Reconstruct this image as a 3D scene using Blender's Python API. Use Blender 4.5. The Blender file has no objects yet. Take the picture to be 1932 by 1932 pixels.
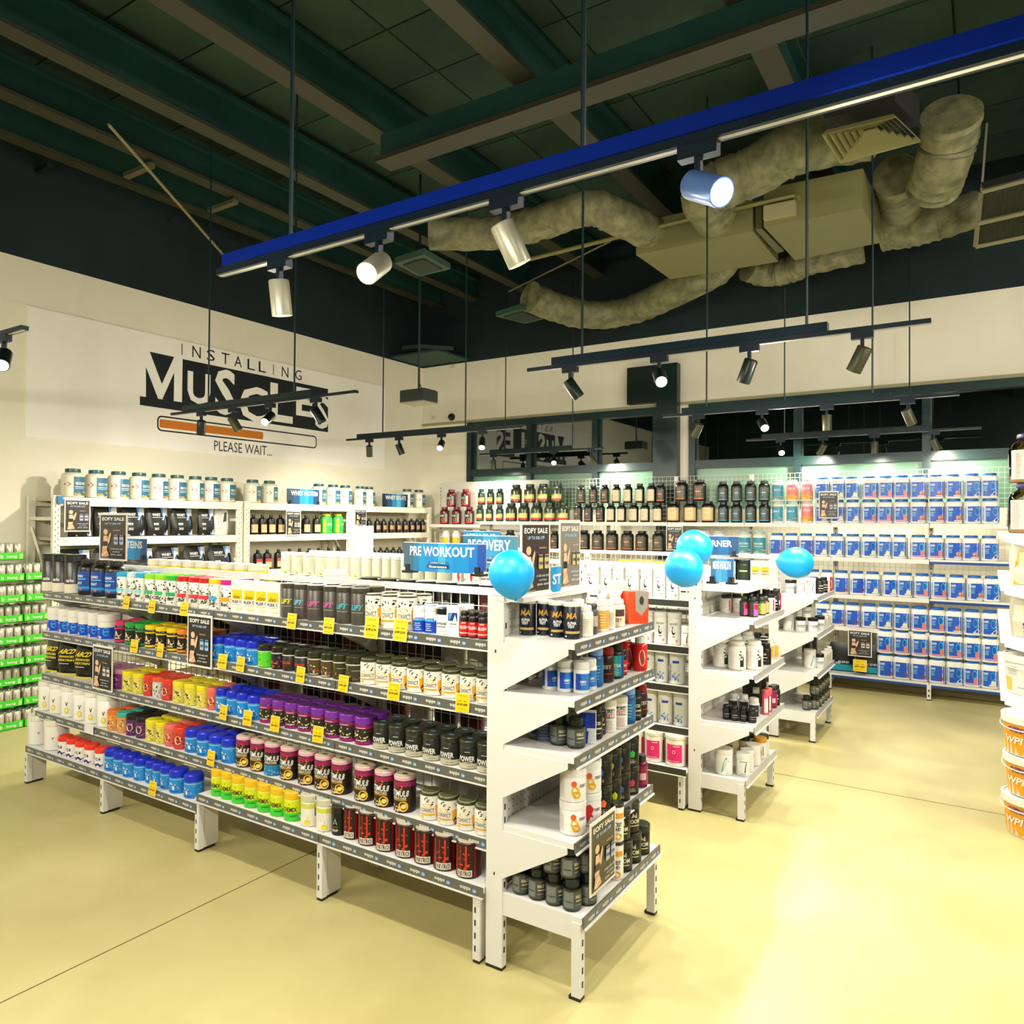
import bpy, math, random
from mathutils import Vector, Matrix
random.seed(7)
S = bpy.context.scene
COL = S.collection
PI = math.pi
for d in (bpy.data.objects, bpy.data.meshes): 
    for o in list(d): d.remove(o)

# ------------------------------------------------------------------ camera
FPX = 1402.6
YAW, PIT, ROL = math.radians(-32.692), math.radians(0.7633), math.radians(0.3399)
CAM = Vector((0, 0, 1.73))
_cy, _sy, _cp, _sp = math.cos(YAW), math.sin(YAW), math.cos(PIT), math.sin(PIT)
FW = Vector((_sy*_cp, _cy*_cp, _sp)); _r0 = Vector((_cy, -_sy, 0)); _u0 = _r0.cross(FW)
RT = _r0*math.cos(ROL) + _u0*math.sin(ROL); UP = -_r0*math.sin(ROL) + _u0*math.cos(ROL)
cam = bpy.data.cameras.new('camera'); cam.sensor_width = 36; cam.sensor_fit = 'HORIZONTAL'
cam.lens = 36*FPX/1932; cam.clip_start = .05; cam.clip_end = 100
co = bpy.data.objects.new('camera', cam); COL.objects.link(co); S.camera = co
co.matrix_world = Matrix(((RT.x, UP.x, -FW.x, CAM.x), (RT.y, UP.y, -FW.y, CAM.y), (RT.z, UP.z, -FW.z, CAM.z), (0, 0, 0, 1)))
# ------------------------------------------------------------------ world, view, large lights
w = bpy.data.worlds.new('world'); S.world = w; w.use_nodes = True
w.node_tree.nodes['Background'].inputs[0].default_value = (.02, .035, .05, 1)
w.node_tree.nodes['Background'].inputs[1].default_value = .25
S.view_settings.view_transform = 'Standard'; S.view_settings.look = 'None'
S.view_settings.gamma = 1; S.view_settings.use_curve_mapping = False
S.view_settings.exposure = 1.4
SPOT_W = 29.0
FILL_W = 430.0
WARM = (1.0, .93, .77)
def area(name, loc, sx, sy, power, col=WARM, rot=(0, 0, 0)):
    l = bpy.data.lights.new(name, 'AREA'); l.shape = 'RECTANGLE'; l.size = sx; l.size_y = sy; l.energy = power; l.color = col
    o = bpy.data.objects.new(name, l); o.location = loc; o.rotation_euler = rot; COL.objects.link(o); return o
# ------------------------------------------------------------------ pixel of the photograph -> point on a real plane
def ray(x, y): return FW*FPX + RT*(x-966) - UP*(y-966)
def onX(x, y, X): d = ray(x, y); return CAM + d*((X-CAM.x)/d.x)
def onY(x, y, Y): d = ray(x, y); return CAM + d*((Y-CAM.y)/d.y)
def onZ(x, y, z): d = ray(x, y); return CAM + d*((z-CAM.z)/d.z)
def pxy(p):
    v = Vector(p)-CAM; return 966+FPX*v.dot(RT)/v.dot(FW), 966-FPX*v.dot(UP)/v.dot(FW)
def Xof(px, Y, z):
    y = 990
    for _ in range(4):
        p = onY(px, y, Y); y = pxy((p.x, Y, z))[1]
    return p.x

# ------------------------------------------------------------------ materials
def lin(h):
    c = [int(h[i:i+2], 16)/255 for i in (0, 2, 4)]
    return tuple(x/12.92 if x <= .04045 else ((x+.055)/1.055)**2.4 for x in c)
MATS = {}
def M(h, rough=.45, metal=0.0, emit=0.0, spec=.5):
    k = (h, rough, metal, emit, spec)
    if k in MATS: return MATS[k]
    m = bpy.data.materials.new('paint_'+h); m.use_nodes = True
    b = m.node_tree.nodes['Principled BSDF']; c = lin(h)
    if not emit: c = tuple(x*.69 for x in c)
    b.inputs['Base Color'].default_value = (*c, 1); b.inputs['Roughness'].default_value = rough
    b.inputs['Metallic'].default_value = metal; b.inputs['Specular IOR Level'].default_value = spec
    if emit: b.inputs['Emission Color'].default_value = (*c, 1); b.inputs['Emission Strength'].default_value = emit
    MATS[k] = m; return m
def noisy(name, h1, h2, scale, rough, detail=4, bump=0, r2=None, stretch=None, metal=0):
    if name in MATS: return MATS[name]
    m = bpy.data.materials.new(name); m.use_nodes = True; t = m.node_tree; n = t.nodes; b = n['Principled BSDF']
    tc = n.new('ShaderNodeTexCoord'); mp = n.new('ShaderNodeMapping'); ns = n.new('ShaderNodeTexNoise'); cr = n.new('ShaderNodeValToRGB')
    t.links.new(tc.outputs['Object'], mp.inputs[0]); t.links.new(mp.outputs[0], ns.inputs['Vector']); t.links.new(ns.outputs[0], cr.inputs[0])
    if stretch: mp.inputs['Scale'].default_value = stretch
    ns.inputs['Scale'].default_value = scale; ns.inputs['Detail'].default_value = detail; ns.inputs['Roughness'].default_value = .6
    cr.color_ramp.elements[0].position = .36; cr.color_ramp.elements[1].position = .66
    cr.color_ramp.elements[0].color = (*lin(h1), 1); cr.color_ramp.elements[1].color = (*lin(h2), 1)
    t.links.new(cr.outputs[0], b.inputs['Base Color']); b.inputs['Roughness'].default_value = rough; b.inputs['Metallic'].default_value = metal
    if r2 is not None:
        mr = n.new('ShaderNodeMapRange'); mr.inputs[3].default_value = rough; mr.inputs[4].default_value = r2
        t.links.new(ns.outputs[0], mr.inputs[0]); t.links.new(mr.outputs[0], b.inputs['Roughness'])
    if bump:
        bp = n.new('ShaderNodeBump'); bp.inputs['Strength'].default_value = bump; bp.inputs['Distance'].default_value = .02
        t.links.new(ns.outputs[0], bp.inputs['Height']); t.links.new(bp.outputs[0], b.inputs['Normal'])
    MATS[name] = m; return m
def glassmat(name, tint, a):
    m = bpy.data.materials.new(name); m.use_nodes = True; t = m.node_tree; n = t.nodes
    for x in list(n):
        if x.type != 'OUTPUT_MATERIAL': n.remove(x)
    tr = n.new('ShaderNodeBsdfTransparent'); gl = n.new('ShaderNodeBsdfGlossy'); mx = n.new('ShaderNodeMixShader'); fr = n.new('ShaderNodeFresnel')
    mt = n.new('ShaderNodeMath'); mt.operation = 'ADD'; mt.inputs[1].default_value = a; mt.use_clamp = True
    tr.inputs[0].default_value = (*tint, 1); gl.inputs['Roughness'].default_value = .0; fr.inputs[0].default_value = 1.5
    out = [x for x in n if x.type == 'OUTPUT_MATERIAL'][0]
    t.links.new(fr.outputs[0], mt.inputs[0]); t.links.new(mt.outputs[0], mx.inputs[0]); t.links.new(tr.outputs[0], mx.inputs[1])
    t.links.new(gl.outputs[0], mx.inputs[2]); t.links.new(mx.outputs[0], out.inputs[0]); return m
WALL = noisy('cream_wall', 'e4dec8', 'eae5d2', 1.2, .8)
BLACKWALL = noisy('black_wall', '06181b', '0b2629', .7, .85)
CEIL = noisy('ceiling_black', '1a3228', '2b4434', 1.5, .85)
FLOOR = noisy('polished_concrete', 'a49a66', 'b5ac79', 1.1, .30, 8, r2=.5)
WHT = M('f0efec', .35); WHT2 = M('ebe7da', .4)
BEAM = noisy('purlin_steel', '0e3832', '1a443a', 2, .6)
DUCT = noisy('duct_fabric', '5d5d40', '8a8862', 9, .55, 6, .5)
GALV = noisy('galvanised', 'd6d3bd', 'e4e1cc', 14, .45)
STEELDK = M('1b3d3a', .4)
BLK = M('0a0d0c', .4); NAVY = M('06202e', .35, .3)
# ------------------------------------------------------------------ mesh builder
class MB:
    def __init__(s): s.v = []; s.f = []; s.m = []; s.mats = []
    def mi(s, m):
        if m not in s.mats: s.mats.append(m)
        return s.mats.index(m)
    def poly(s, pts, m):
        k = len(s.v); s.v += [tuple(p) for p in pts]; s.f.append(tuple(range(k, k+len(pts)))); s.m.append(s.mi(m))
    def mesh2(s, vs, fs, m):
        k = len(s.v); s.v += [tuple(p) for p in vs]; i = s.mi(m)
        for f in fs: s.f.append(tuple(a+k for a in f)); s.m.append(i)
    def box(s, x0, x1, y0, y1, z0, z1, m, ch=0):
        v = [(x0,y0,z0),(x1,y0,z0),(x1,y1,z0),(x0,y1,z0),(x0,y0,z1),(x1,y0,z1),(x1,y1,z1),(x0,y1,z1)]
        s.mesh2(v, [(0,3,2,1),(4,5,6,7),(0,1,5,4),(1,2,6,5),(2,3,7,6),(3,0,4,7)], m); return s
    def lathe(s, prof, n, m, sq=2.0, c=(0, 0), cap=True):
        k = len(s.v); i = s.mi(m)
        for (r, z) in prof:
            for j in range(n):
                a = 2*PI*j/n; R = r*rad(a, sq); s.v.append((c[0]+R*math.sin(a), c[1]-R*math.cos(a), z))
        for q in range(len(prof)-1):
            for j in range(n):
                a = k+q*n+j; b = k+q*n+(j+1) % n; s.f.append((a, b, b+n, a+n)); s.m.append(i)
        if cap:
            s.f.append(tuple(k+j for j in reversed(range(n)))); s.m.append(i)
            t = k+(len(prof)-1)*n; s.f.append(tuple(t+j for j in range(n))); s.m.append(i)
        return s
    def prism(s, pts, off, m):       # polygon (3D points) extruded by a vector
        n = len(pts); off = Vector(off); a = [Vector(p) for p in pts]; b = [p+off for p in a]
        s.mesh2(a+b, [tuple(reversed(range(n))), tuple(range(n, 2*n))]+[(i, (i+1) % n, n+(i+1) % n, n+i) for i in range(n)], m); return s
    def tube(s, path, r, n, m, cap=True):
        P = [Vector(p) for p in path]; k = len(s.v); i = s.mi(m); prev = None
        for q, p in enumerate(P):
            t = (P[min(q+1, len(P)-1)]-P[max(q-1, 0)]).normalized()
            if prev is None:
                prev = t.cross(Vector((0, 0, 1)) if abs(t.z) < .9 else Vector((1, 0, 0))).normalized()
            prev = (prev - t*prev.dot(t)).normalized(); b = t.cross(prev); R = r[q] if isinstance(r, (list, tuple)) else r
            for j in range(n):
                a = 2*PI*j/n; s.v.append(tuple(p+prev*R*math.cos(a)+b*R*math.sin(a)))
        for q in range(len(P)-1):
            for j in range(n):
                a = k+q*n+j; b = k+q*n+(j+1) % n; s.f.append((a, b, b+n, a+n)); s.m.append(i)
        if cap:
            s.f.append(tuple(k+j for j in reversed(range(n)))); s.m.append(i)
            t = k+(len(P)-1)*n; s.f.append(tuple(t+j for j in range(n))); s.m.append(i)
        return s
    def make(s, name, smooth=True):
        me = bpy.data.meshes.new(name); me.from_pydata([tuple(v) for v in s.v], [], s.f)
        for m in s.mats: me.materials.append(m)
        me.polygons.foreach_set('material_index', s.m)
        if smooth:
            me.polygons.foreach_set('use_smooth', [True]*len(s.f)); me.set_sharp_from_angle(angle=math.radians(38))
        me.update(); return me
def rad(a, sq):
    if sq == 2.0: return 1.0
    return (abs(math.cos(a))**sq + abs(math.sin(a))**sq)**(-1/sq)
def link(name, me, parent=None, loc=None, rz=0):
    o = bpy.data.objects.new(name, me); COL.objects.link(o)
    if parent is not None: o.parent = parent
    if loc is not None: o.location = loc
    if rz: o.rotation_euler = (0, 0, rz)
    return o
def obj(name, mb, parent=None, loc=None, rz=0, smooth=True): return link(name, mb.make(name, smooth), parent, loc, rz)
def tag(o, label, cat, group=None):
    o['label'] = label; o['category'] = cat
    if group: o['group'] = group
    return o
def thing(name, label, cat, loc=(0, 0, 0), rz=0, group=None): return tag(link(name, None, None, loc, rz), label, cat, group)
def struct(name, mb, parent=None, smooth=False):
    o = obj(name, mb, parent, smooth=smooth)
    if parent is None: o['kind'] = 'structure'
    return o
# ------------------------------------------------------------------ flat lettering
TXT = {}
def text2d(t, bold=0.0):
    bold = min(bold, .026)       # thick strokes would close the counters of small print
    k = (t, bold)
    if k in TXT: return TXT[k]
    c = bpy.data.curves.new('t', 'FONT'); c.body = t; c.resolution_u = 2; c.offset = bold; c.fill_mode = 'FRONT'
    o = bpy.data.objects.new('t', c); me = bpy.data.meshes.new_from_object(o)
    vs = [v.co.copy() for v in me.vertices]; fs = [tuple(p.vertices) for p in me.polygons]
    bpy.data.objects.remove(o); bpy.data.curves.remove(c); bpy.data.meshes.remove(me)
    x0 = min(v.x for v in vs); x1 = max(v.x for v in vs); y0 = min(v.y for v in vs); y1 = max(v.y for v in vs)
    r = ([((v.x-x0)/(x1-x0)-.5, (v.y-y0)/(y1-y0)-.5) for v in vs], fs, (x1-x0)/(y1-y0)); TXT[k] = r; return r
def art_polys(art):
    """layers of flat print: r rect, e ellipse, t text, p polygon, b blobs, g gradient strips -> (pts, faces, material, layer)"""
    out = []; lay = 0
    for a in art:
        lay += 1; k = a[0]
        if k == 'r': _, u0, u1, v0, v1, c = a; out.append(([(u0,v0),(u1,v0),(u1,v1),(u0,v1)], [(0,1,2,3)], c, lay, True))
        elif k == 'e':
            _, u, v, ru, rv, c = a
            out.append(([(u+ru*math.cos(i*PI/8), v+rv*math.sin(i*PI/8)) for i in range(16)], [tuple(range(16))], c, lay, False))
        elif k == 'p': out.append((list(a[1]), [tuple(range(len(a[1])))], a[2], lay, False))
        elif k == 't':
            _, t, u, v, wd, ht, c = a[:7]; bold = a[7] if len(a) > 7 else .02; sh = a[8] if len(a) > 8 else 0; rot = a[9] if len(a) > 9 else 0
            vs, fs, _ = text2d(t, bold)
            if rot: vs = [(-y, x) for x, y in vs]
            out.append(([(u+(x+sh*y)*wd, v+y*ht) for x, y in vs], fs, c, lay, False))
        elif k == 'b':
            _, seed, n, u0, u1, v0, v1, su, sv, c = a; rr = random.Random(seed)
            for i in range(n):
                u = rr.uniform(u0, u1); v = rr.uniform(v0, v1); q = rr.uniform(.5, 1.3); ph = rr.uniform(0, 6.28)
                pts = []
                for j in range(7):
                    g = rr.uniform(.45, 1.1); x = math.cos(j*2*PI/7)*g*q; y = math.sin(j*2*PI/7)*g*q*.55
                    pts.append((u+(x*math.cos(ph)-y*math.sin(ph))*su, v+(x*math.sin(ph)+y*math.cos(ph))*sv))
                out.append((pts, [tuple(range(7))], c, lay, False))
        elif k == 'g':
            _, u0, u1, v0, v1, cols = a; n = len(cols)
            for i, c in enumerate(cols): out.append(([(u0+(u1-u0)*i/n, v0), (u0+(u1-u0)*(i+1)/n, v0), (u0+(u1-u0)*(i+1)/n, v1), (u0+(u1-u0)*i/n, v1)], [(0,1,2,3)], c, lay, True))
    return out
def mt(c): return M(c, .38) if isinstance(c, str) else c
def wrap_art(mb, art, r, z0, z1, sq=2.0, taper=0.0, c=(0, 0)):
    """print wrapped on an upright round body; u in degrees, v 0..1 of the body's straight side"""
    base = .0006; st = max(.00045, r*.006)
    def P(u, v, o):
        a = math.radians(u); R = (r-taper*(1-v))*rad(a, sq)+o; return (c[0]+R*math.sin(a), c[1]-R*math.cos(a), z0+(z1-z0)*v)
    for pts, fs, cc, lay, isr in art_polys(art):
        o = base+st*min(lay, 6)*.6+lay*.00004
        if isr:
            u0, v0 = pts[0]; u1, v1 = pts[2]; n = max(1, int(abs(u1-u0)/15+.9))
            for i in range(n):
                a, b = u0+(u1-u0)*i/n, u0+(u1-u0)*(i+1)/n
                mb.poly([P(a, v0, o), P(b, v0, o), P(b, v1, o), P(a, v1, o)], mt(cc))
        else: mb.mesh2([P(u, v, o) for u, v in pts], fs, mt(cc))
def flat_art(mb, art, org, U, V, st=.0007, nrm=None):
    """print on a plane; u,v in metres along U,V from org, raised along the normal"""
    U = Vector(U); V = Vector(V); N = nrm or U.cross(V).normalized(); org = Vector(org)
    for pts, fs, cc, lay, isr in art_polys(art): mb.mesh2([org+U*u+V*v+N*(st*lay) for u, v in pts], fs, mt(cc))

# ------------------------------------------------------------------ product kinds
TYPES = {}
def T(key, desc, kind, r, h, body, lid, art=(), lh=.02, nr=.6, sq=2.0, lidart=(), n=24, name=None, bodyrough=.35, sh=.74, lr=None):
    TYPES[key] = dict(desc=desc, kind=kind, r=r, h=h, body=body, lid=lid, art=list(art), lh=lh, nr=nr, sq=sq, lidart=lidart, n=n, rough=bodyrough, sh=sh, lr=lr, me=None)
KN = dict(tub='supplement_tub', jar='supplement_jar', dome='domed_lid_tub', box='supplement_box', pouch='supplement_pouch', bottle='supplement_bottle', tin='supplement_tin')
CATS = dict(tub='tub', jar='jar', dome='tub', box='box', pouch='pouch', bottle='bottle', tin='tin')
def build_type(t):
    k, r, h, lh, sq, n = t['kind'], t['r'], t['h'], t['lh'], t['sq'], t['n']
    parts = []; B = M(t['body'], t['rough']); L = M(t['lid'], .35)
    body = MB(); lab = MB(); lid = MB()
    if k in ('tub', 'dome', 'tin'):
        body.lathe([(r*.94, 0), (r, r*.06), (r, h-lh-.004), (r*.95, h-lh)], n, B, sq)
        z0, z1 = r*.06, h-lh-.004
        R = t['lr'] or (r*1.03 if k != 'tin' else r*1.01)
        if k == 'dome': prof = [(R, h-lh), (R*1.02, h-lh*.55), (R*.97, h-lh*.15), (R*.85, h)]
        else: prof = [(R, h-lh), (R, h-.003), (R-.003, h)]
        lid.lathe(prof, n, L, sq)
        if k == 'tin': lid.lathe([(R*.9, h), (R*.88, h+.0006)], n, M('d9d2b4', .3, .3), sq)
        flat_art(lid, t['lidart'], (0, 0, h+.0008), (1, 0, 0), (0, 1, 0))
    elif k in ('jar', 'bottle'):
        s = h*t['sh']; nr = r*t['nr']; hl = h-lh
        body.lathe([(r*.9, 0), (r, h*.04), (r, s), (r*.965, s+(hl-s)*.35), (r*.86, s+(hl-s)*.7), (nr*1.02, hl-.002), (nr*.95, hl)], n, B, sq)
        z0, z1 = h*.04, s
        R = nr*1.08; lid.lathe([(R, hl), (R*1.02, hl+lh*.4), (R, h-.003), (R*.9, h)], n, L)
    elif k == 'box':
        d = r*.7; body.box(-r, r, -d, d, 0, h, B); z0, z1 = 0, h
    elif k == 'pouch':
        # a filled stand-up bag: fat round foot, flat sealed top
        nx, nz = 12, 9; k0 = 0; rings = []
        d0 = r*.48
        for q in range(nz):
            f = q/(nz-1); z = h*f; hw = r*(.93+.07*math.sin(f*PI))*(1 if f < .85 else 1-(f-.85)*.6); dd = d0*(.55+.45*math.sin(min(1, f*2.2)*PI/2))*max(.04, (1-f)**.55 if f > .35 else 1)
            for j in range(nx*2):
                a = 2*PI*j/(nx*2); e = rad(a, 2.6)
                body.v.append((hw*math.sin(a)*min(1.0, e)+0.004*math.sin(9*f+j), -dd*math.cos(a)*e, z))
        i = body.mi(B); N2 = nx*2
        for q in range(nz-1):
            for j in range(N2): a = q*N2+j; b = q*N2+(j+1) % N2; body.f.append((a, b, b+N2, a+N2)); body.m.append(i)
        body.f.append(tuple(reversed(range(N2)))); body.m.append(i); body.f.append(tuple((nz-1)*N2+j for j in range(N2))); body.m.append(i)
    if k == 'box': flat_art(lab, t['art'], (0, -r*.7-.0004, 0), (r, 0, 0), (0, 0, h))
    elif k == 'pouch':
        def PP(u, v, o):
            f = v; dd = r*.48*(.55+.45*math.sin(min(1, f*2.2)*PI/2))*max(.04, (1-f)**.55 if f > .35 else 1)
            return (u*r*.93, -dd*math.sqrt(max(0, 1-(u*.93)**2*.75))-.004-o, h*v)
        for pts, fs, cc, lay, isr in art_polys(t['art']):
            if isr:
                (u0, v0), (u1, v1) = pts[0], pts[2]
                for i in range(6):
                    for j in range(6):
                        a, b = u0+(u1-u0)*i/6, u0+(u1-u0)*(i+1)/6; c2, d2 = v0+(v1-v0)*j/6, v0+(v1-v0)*(j+1)/6
                        lab.poly([PP(a, c2, lay*.002), PP(b, c2, lay*.002), PP(b, d2, lay*.002), PP(a, d2, lay*.002)], mt(cc))
            else: lab.mesh2([PP(u, v, lay*.002) for u, v in pts], fs, mt(cc))
    else: wrap_art(lab, t['art'], r, z0, z1, sq)
    t['me'] = body.make('body')
    t['lid_me'] = lid.make('lid') if lid.v else None
    t['lab_me'] = lab.make('printed_label', False) if lab.v else None
PLACED = []
def put(key, x, y, z, rz=0, place='', s=1.0, order=None, hz=1.0):
    t = TYPES[key]
    if t['me'] is None: build_type(t)
    o = link('powder_canister' if key in ('recov', 'extd', 'clr', 'pinkt', 'vtub', 'vbig', 'bluew', 'matte') else KN[t['kind']], t['me']); o.location = (x, y, z); o.rotation_euler = (0, 0, rz); o.scale = (s, s, hz)
    if t['lid_me']: link('lid', t['lid_me'], o)
    if t['lab_me']: link('printed_label', t['lab_me'], o)
    o['category'] = CATS[t['kind']]
    PLACED.append((o, t['desc'], place, x if order is None else order)); return o
def shelf_set(items, z, place, face=0, jit=10, gap=1.0):
    """items: (key, x, y[, order[, place]]) standing on one surface; shrink neighbours just enough not to touch"""
    n = len(items); sc = [1.0]*n
    for i in range(n):
        for j in range(n):
            if i != j:
                d = math.hypot(items[i][1]-items[j][1], items[i][2]-items[j][2]); rs = TYPES[items[i][0]]['r']+TYPES[items[j][0]]['r']
                kk = 1.0 if TYPES[items[i][0]]['sq'] != 2.0 else 1.035
                if d < rs*kk: sc[i] = min(sc[i], max(.55, d/(rs*kk)))
    for i, it in enumerate(items):
        put(it[0], it[1], it[2], z, face+math.radians(random.uniform(-jit, jit)), it[4] if len(it) > 4 else place, sc[i]*gap, it[3] if len(it) > 3 else None)
def row(spec, z, yf, place, depth=1, jit=10, hz=1):
    """spec: list of (key, [px centres]); front row's front at yf; `depth` rows deep (or (key,..,depth))"""
    items = []
    for e in spec:
        key, pxs = e[0], e[1]; dp = e[2] if len(e) > 2 else depth; r = TYPES[key]['r']; h = TYPES[key]['h']
        for px in pxs:
            Y = yf+r+.008; X = Xof(px, Y, z+h*.3)
            items.append((key, X, Y))
            for k in range(1, dp): items.append((key, X, Y+k*(2*r*1.04), None, place+', row behind' if k == 1 else place+', rear row'))
    shelf_set(items, z+.001, place, math.radians(15 if 'front' in place else 6), jit); return items
ORD = 'zeroth first second third fourth fifth sixth seventh eighth ninth tenth eleventh twelfth thirteenth fourteenth fifteenth sixteenth seventeenth eighteenth nineteenth twentieth'.split()
def finish_labels():
    g = {}
    for o, d, p, k in PLACED: g.setdefault((d, p), []).append((k, o))
    for (d, p), l in g.items():
        l.sort(key=lambda a: a[0]); n = len(l)
        for i, (k, o) in enumerate(l):
            if n == 1: o['label'] = f'{d} on {p}'
            else:
                o['group'] = f'{d}s on {p}'
                pos = ('leftmost' if i == 0 else 'rightmost' if i == n-1 else ORD[i+1] if i < 20 else f'{i+1}th')
                o['label'] = f'{pos} {d}' + ('' if pos in ('leftmost', 'rightmost') else ' from left') + f' on {p}'

# ------------------------------------------------------------------ product designs
def lines(u, v0, v1, n, w, c, seed=0):
    rr = random.Random(seed); h = (v1-v0)/n; return [('r', u-w*rr.uniform(.6, 1)/2, u+w*rr.uniform(.6, 1)/2, v0+i*h+h*.3, v0+i*h+h*.62, c) for i in range(n)]
T('matte', 'matt black tub, white base band', 'tub', .062, .25, '2a2a22', '15150f', [('r', -180, 180, .0, .30, 'f2ead0'), ('t', 'carbs', 14, .42, 46, .12, 'ffffff', .03)]+lines(-62, .35, .8, 6, 34, 'b9b29a'), lh=.045, lidart=[('e', 0, 0, .055, .055, 'e9e2cc')])
T('blueblk', 'glossy black jar, blue label', 'jar', .06, .225, '14160f', '1a1a14', [('r', -75, 60, .12, .92, '0b4fae'), ('r', -75, 60, .2, .3, '23a7f0'), ('t', 'BLEND', -5, .72, 60, .1, 'ffffff', .03), ('r', -50, 40, .58, .62, '7fd4ff'), ('t', 'NIGHT', -5, .44, 50, .1, 'e8f6ff', .03), ('e', 10, .2, 9, .05, 'd4765a')], nr=.62, lh=.03)
def doodle(c, seed): return [('b', seed, 46, -110, 110, .04, .96, 11, .055, '0d120d'), ('e', -20, .62, 24, .16, 'fbf8ea'), ('r', -45, 40, .36, .52, c), ('t', 'Yo', -16, .64, 34, .22, '0d120d', .02, .2), ('t', 'fuel', 6, .25, 46, .16, '0d120d', .02, .2)]
for k, c, lidc, nm in (('dc', '8fe6ee', '27b6e6', 'sky-blue'), ('dw', 'bfe0ea', 'e6f2f6', 'white'), ('dl', '38c46c', '9be81c', 'lime'), ('dg', '1cb36a', '23c239', 'green'), ('dr', 'f0384c', 'd81616', 'red'), ('dy', '39b4e8', 'f4d81e', 'yellow'), ('dm', 'f6a71c', 'd81090', 'magenta')):
    T(k, f'scribble-print tub with {nm} lid', 'tub', .046, .165, 'fbf8ea', lidc, doodle(c, hash(k) % 97 if False else ord(k[1])), lh=.026)
T('flex', 'white carton with yellow panel', 'box', .042, .165, 'fbfaf0', 'ffffff', [('r', -.8, .8, .42, .72, 'ffd416'), ('t', 'Amino', 0, .5, 1.1, .13, '20221a', .0, .3), ('t', 'FLEX C', 0, .34, 1.5, .09, '20221a', .02), ('r', -.7, .7, .24, .255, 'c9c2a4'), ('r', -.3, .8, .1, .17, 'fff0b0')])
for k, c in (('fy', 'f6f02a'), ('fb', '7fd8ff'), ('fp', 'ff5cc0'), ('ft', '3cc9d8')):
    T(k, {'fy': 'yellow', 'fb': 'pale blue', 'fp': 'pink', 'ft': 'teal'}[k]+'-lettered charcoal tub', 'tub', .048, .17, '4a463e', '3c3a2c', [('t', 'LIFT', -2, .56, 74, .17, c, .04, .15), ('r', -40, 40, .38, .395, 'b9b3a0'), ('p', [(-180, .7), (-100, .8), (-60, 1), (-90, 1), (-180, .85)], '6b6558')]+([('r', -64, -48, 0, 1, 'd0189a')] if k == 'fp' else []), lh=.022)
def conv(seed): return [('r', -180, 180, 0, 1, 'fbf8ea'), ('b', seed, 34, -180, 180, .68, .98, 12, .05, '11140e'), ('b', seed+1, 26, 60, 180, .02, .68, 12, .06, '11140e'), ('e', 0, .62, 26, .07, 'f2b319'), ('t', 'CONVICT', 0, .42, 78, .17, '23231c', .0), ('r', -42, 42, .21, .27, 'f0b020'), ('p', [(44, .6), (62, .66), (80, .5), (74, .2), (58, .02), (48, .25)], 'f7b516'), ('p', [(52, .2), (66, .34), (78, .1), (62, .0)], '6e1f16'), ('r', -40, -20, .08, .16, 'e9c95e')]
T('conv', 'white tin lettered CONVICT', 'tin', .047, .115, 'fbf8ea', '3a4022', conv(3), lh=.012, lidart=[('e', 0, 0, .04, .04, '5b5f38')])
T('convt', 'tall white tin lettered CONVICT', 'tin', .05, .15, 'fbf8ea', '3a4022', conv(5), lh=.006)
T('cafb', 'blue and white caffeine tub', 'tub', .036, .115, 'f4f8fa', 'f4f8fa', [('r', -180, 180, .0, .55, '0d49c8'), ('r', -180, 180, .55, .62, '40c0f0'), ('t', 'CAFFEINE', 0, .67, 84, .1, '0f6ad0', .03)]+lines(-8, .08, .48, 4, 60, 'dff0ff', 2), lh=.02, lidart=[('p', [(-.03, -.01), (.01, .02), (.03, .01), (-.01, -.02)], '0d5cab')])
T('cafw', 'white tub with black lid', 'tub', .038, .112, 'f4f6f4', '0d0d0d', [('t', 'CAFFEINE', 0, .56, 100, .13, '15151c', .02), ('t', 'CAFFEINE', 0, .4, 80, .08, '55555c', .02), ('r', -50, 50, .14, .16, 'b0b0b0')], lh=.026)
T('boxv', 'white box with blue triangle', 'box', .036, .125, 'fafaf8', 'ffffff', [('r', -.75, .75, .5, .78, '143c88'), ('p', [(-.7, .78), (.0, .78), (-.5, .5)], '57a4d8'), ('p', [(.05, .5), (.4, .72), (.7, .5)], 'fafaf8'), ('t', 'CAFFEINE', 0, .4, 1.2, .05, '4a4a52', .02), ('r', -.5, .5, .3, .315, 'a8a8b0')])
T('shot', 'small black-and-red bottle', 'bottle', .023, .11, '1a0d0c', '1a1210', [('r', -70, 70, .05, .8, 'd91f1c'), ('t', 'RUSH', 0, .5, 90, .18, 'ffffff', .04), ('r', -60, 60, .16, .22, 'ffd6d0'), ('t', '200', 0, .74, 50, .1, 'ffd6d0', .04)], nr=.8, lh=.018)
T('bluew', 'blue-labelled white tub', 'tub', .064, .16, 'f6f3ea', 'f6f3ea', [('r', -180, 180, .03, .70, '0c50d0'), ('r', -70, -52, .05, .68, '2b86f0'), ('e', 22, .45, 16, .24, '28b4f6'), ('e', 24, .45, 11, .18, '0c50d0'), ('r', 12, 34, .44, .48, '8fe4ff'), ('r', -44, -10, .58, .62, 'e4f4ff'), ('e', -14, .13, 13, .09, 'f2eaf4'), ('e', -20, .12, 6, .05, 'b03a5c')], lh=.045)
def cart(c1, c2, seed): return [('r', -180, 180, .0, 1, c1), ('b', seed, 22, -100, 100, .08, .92, 11, .06, c2), ('e', 0, .55, 26, .26, 'fdf3c8'), ('b', seed+3, 9, -26, 26, .35, .75, 8, .07, '1a1412'), ('b', seed+4, 6, -40, 40, .1, .9, 8, .06, 'e8a83a')]
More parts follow.
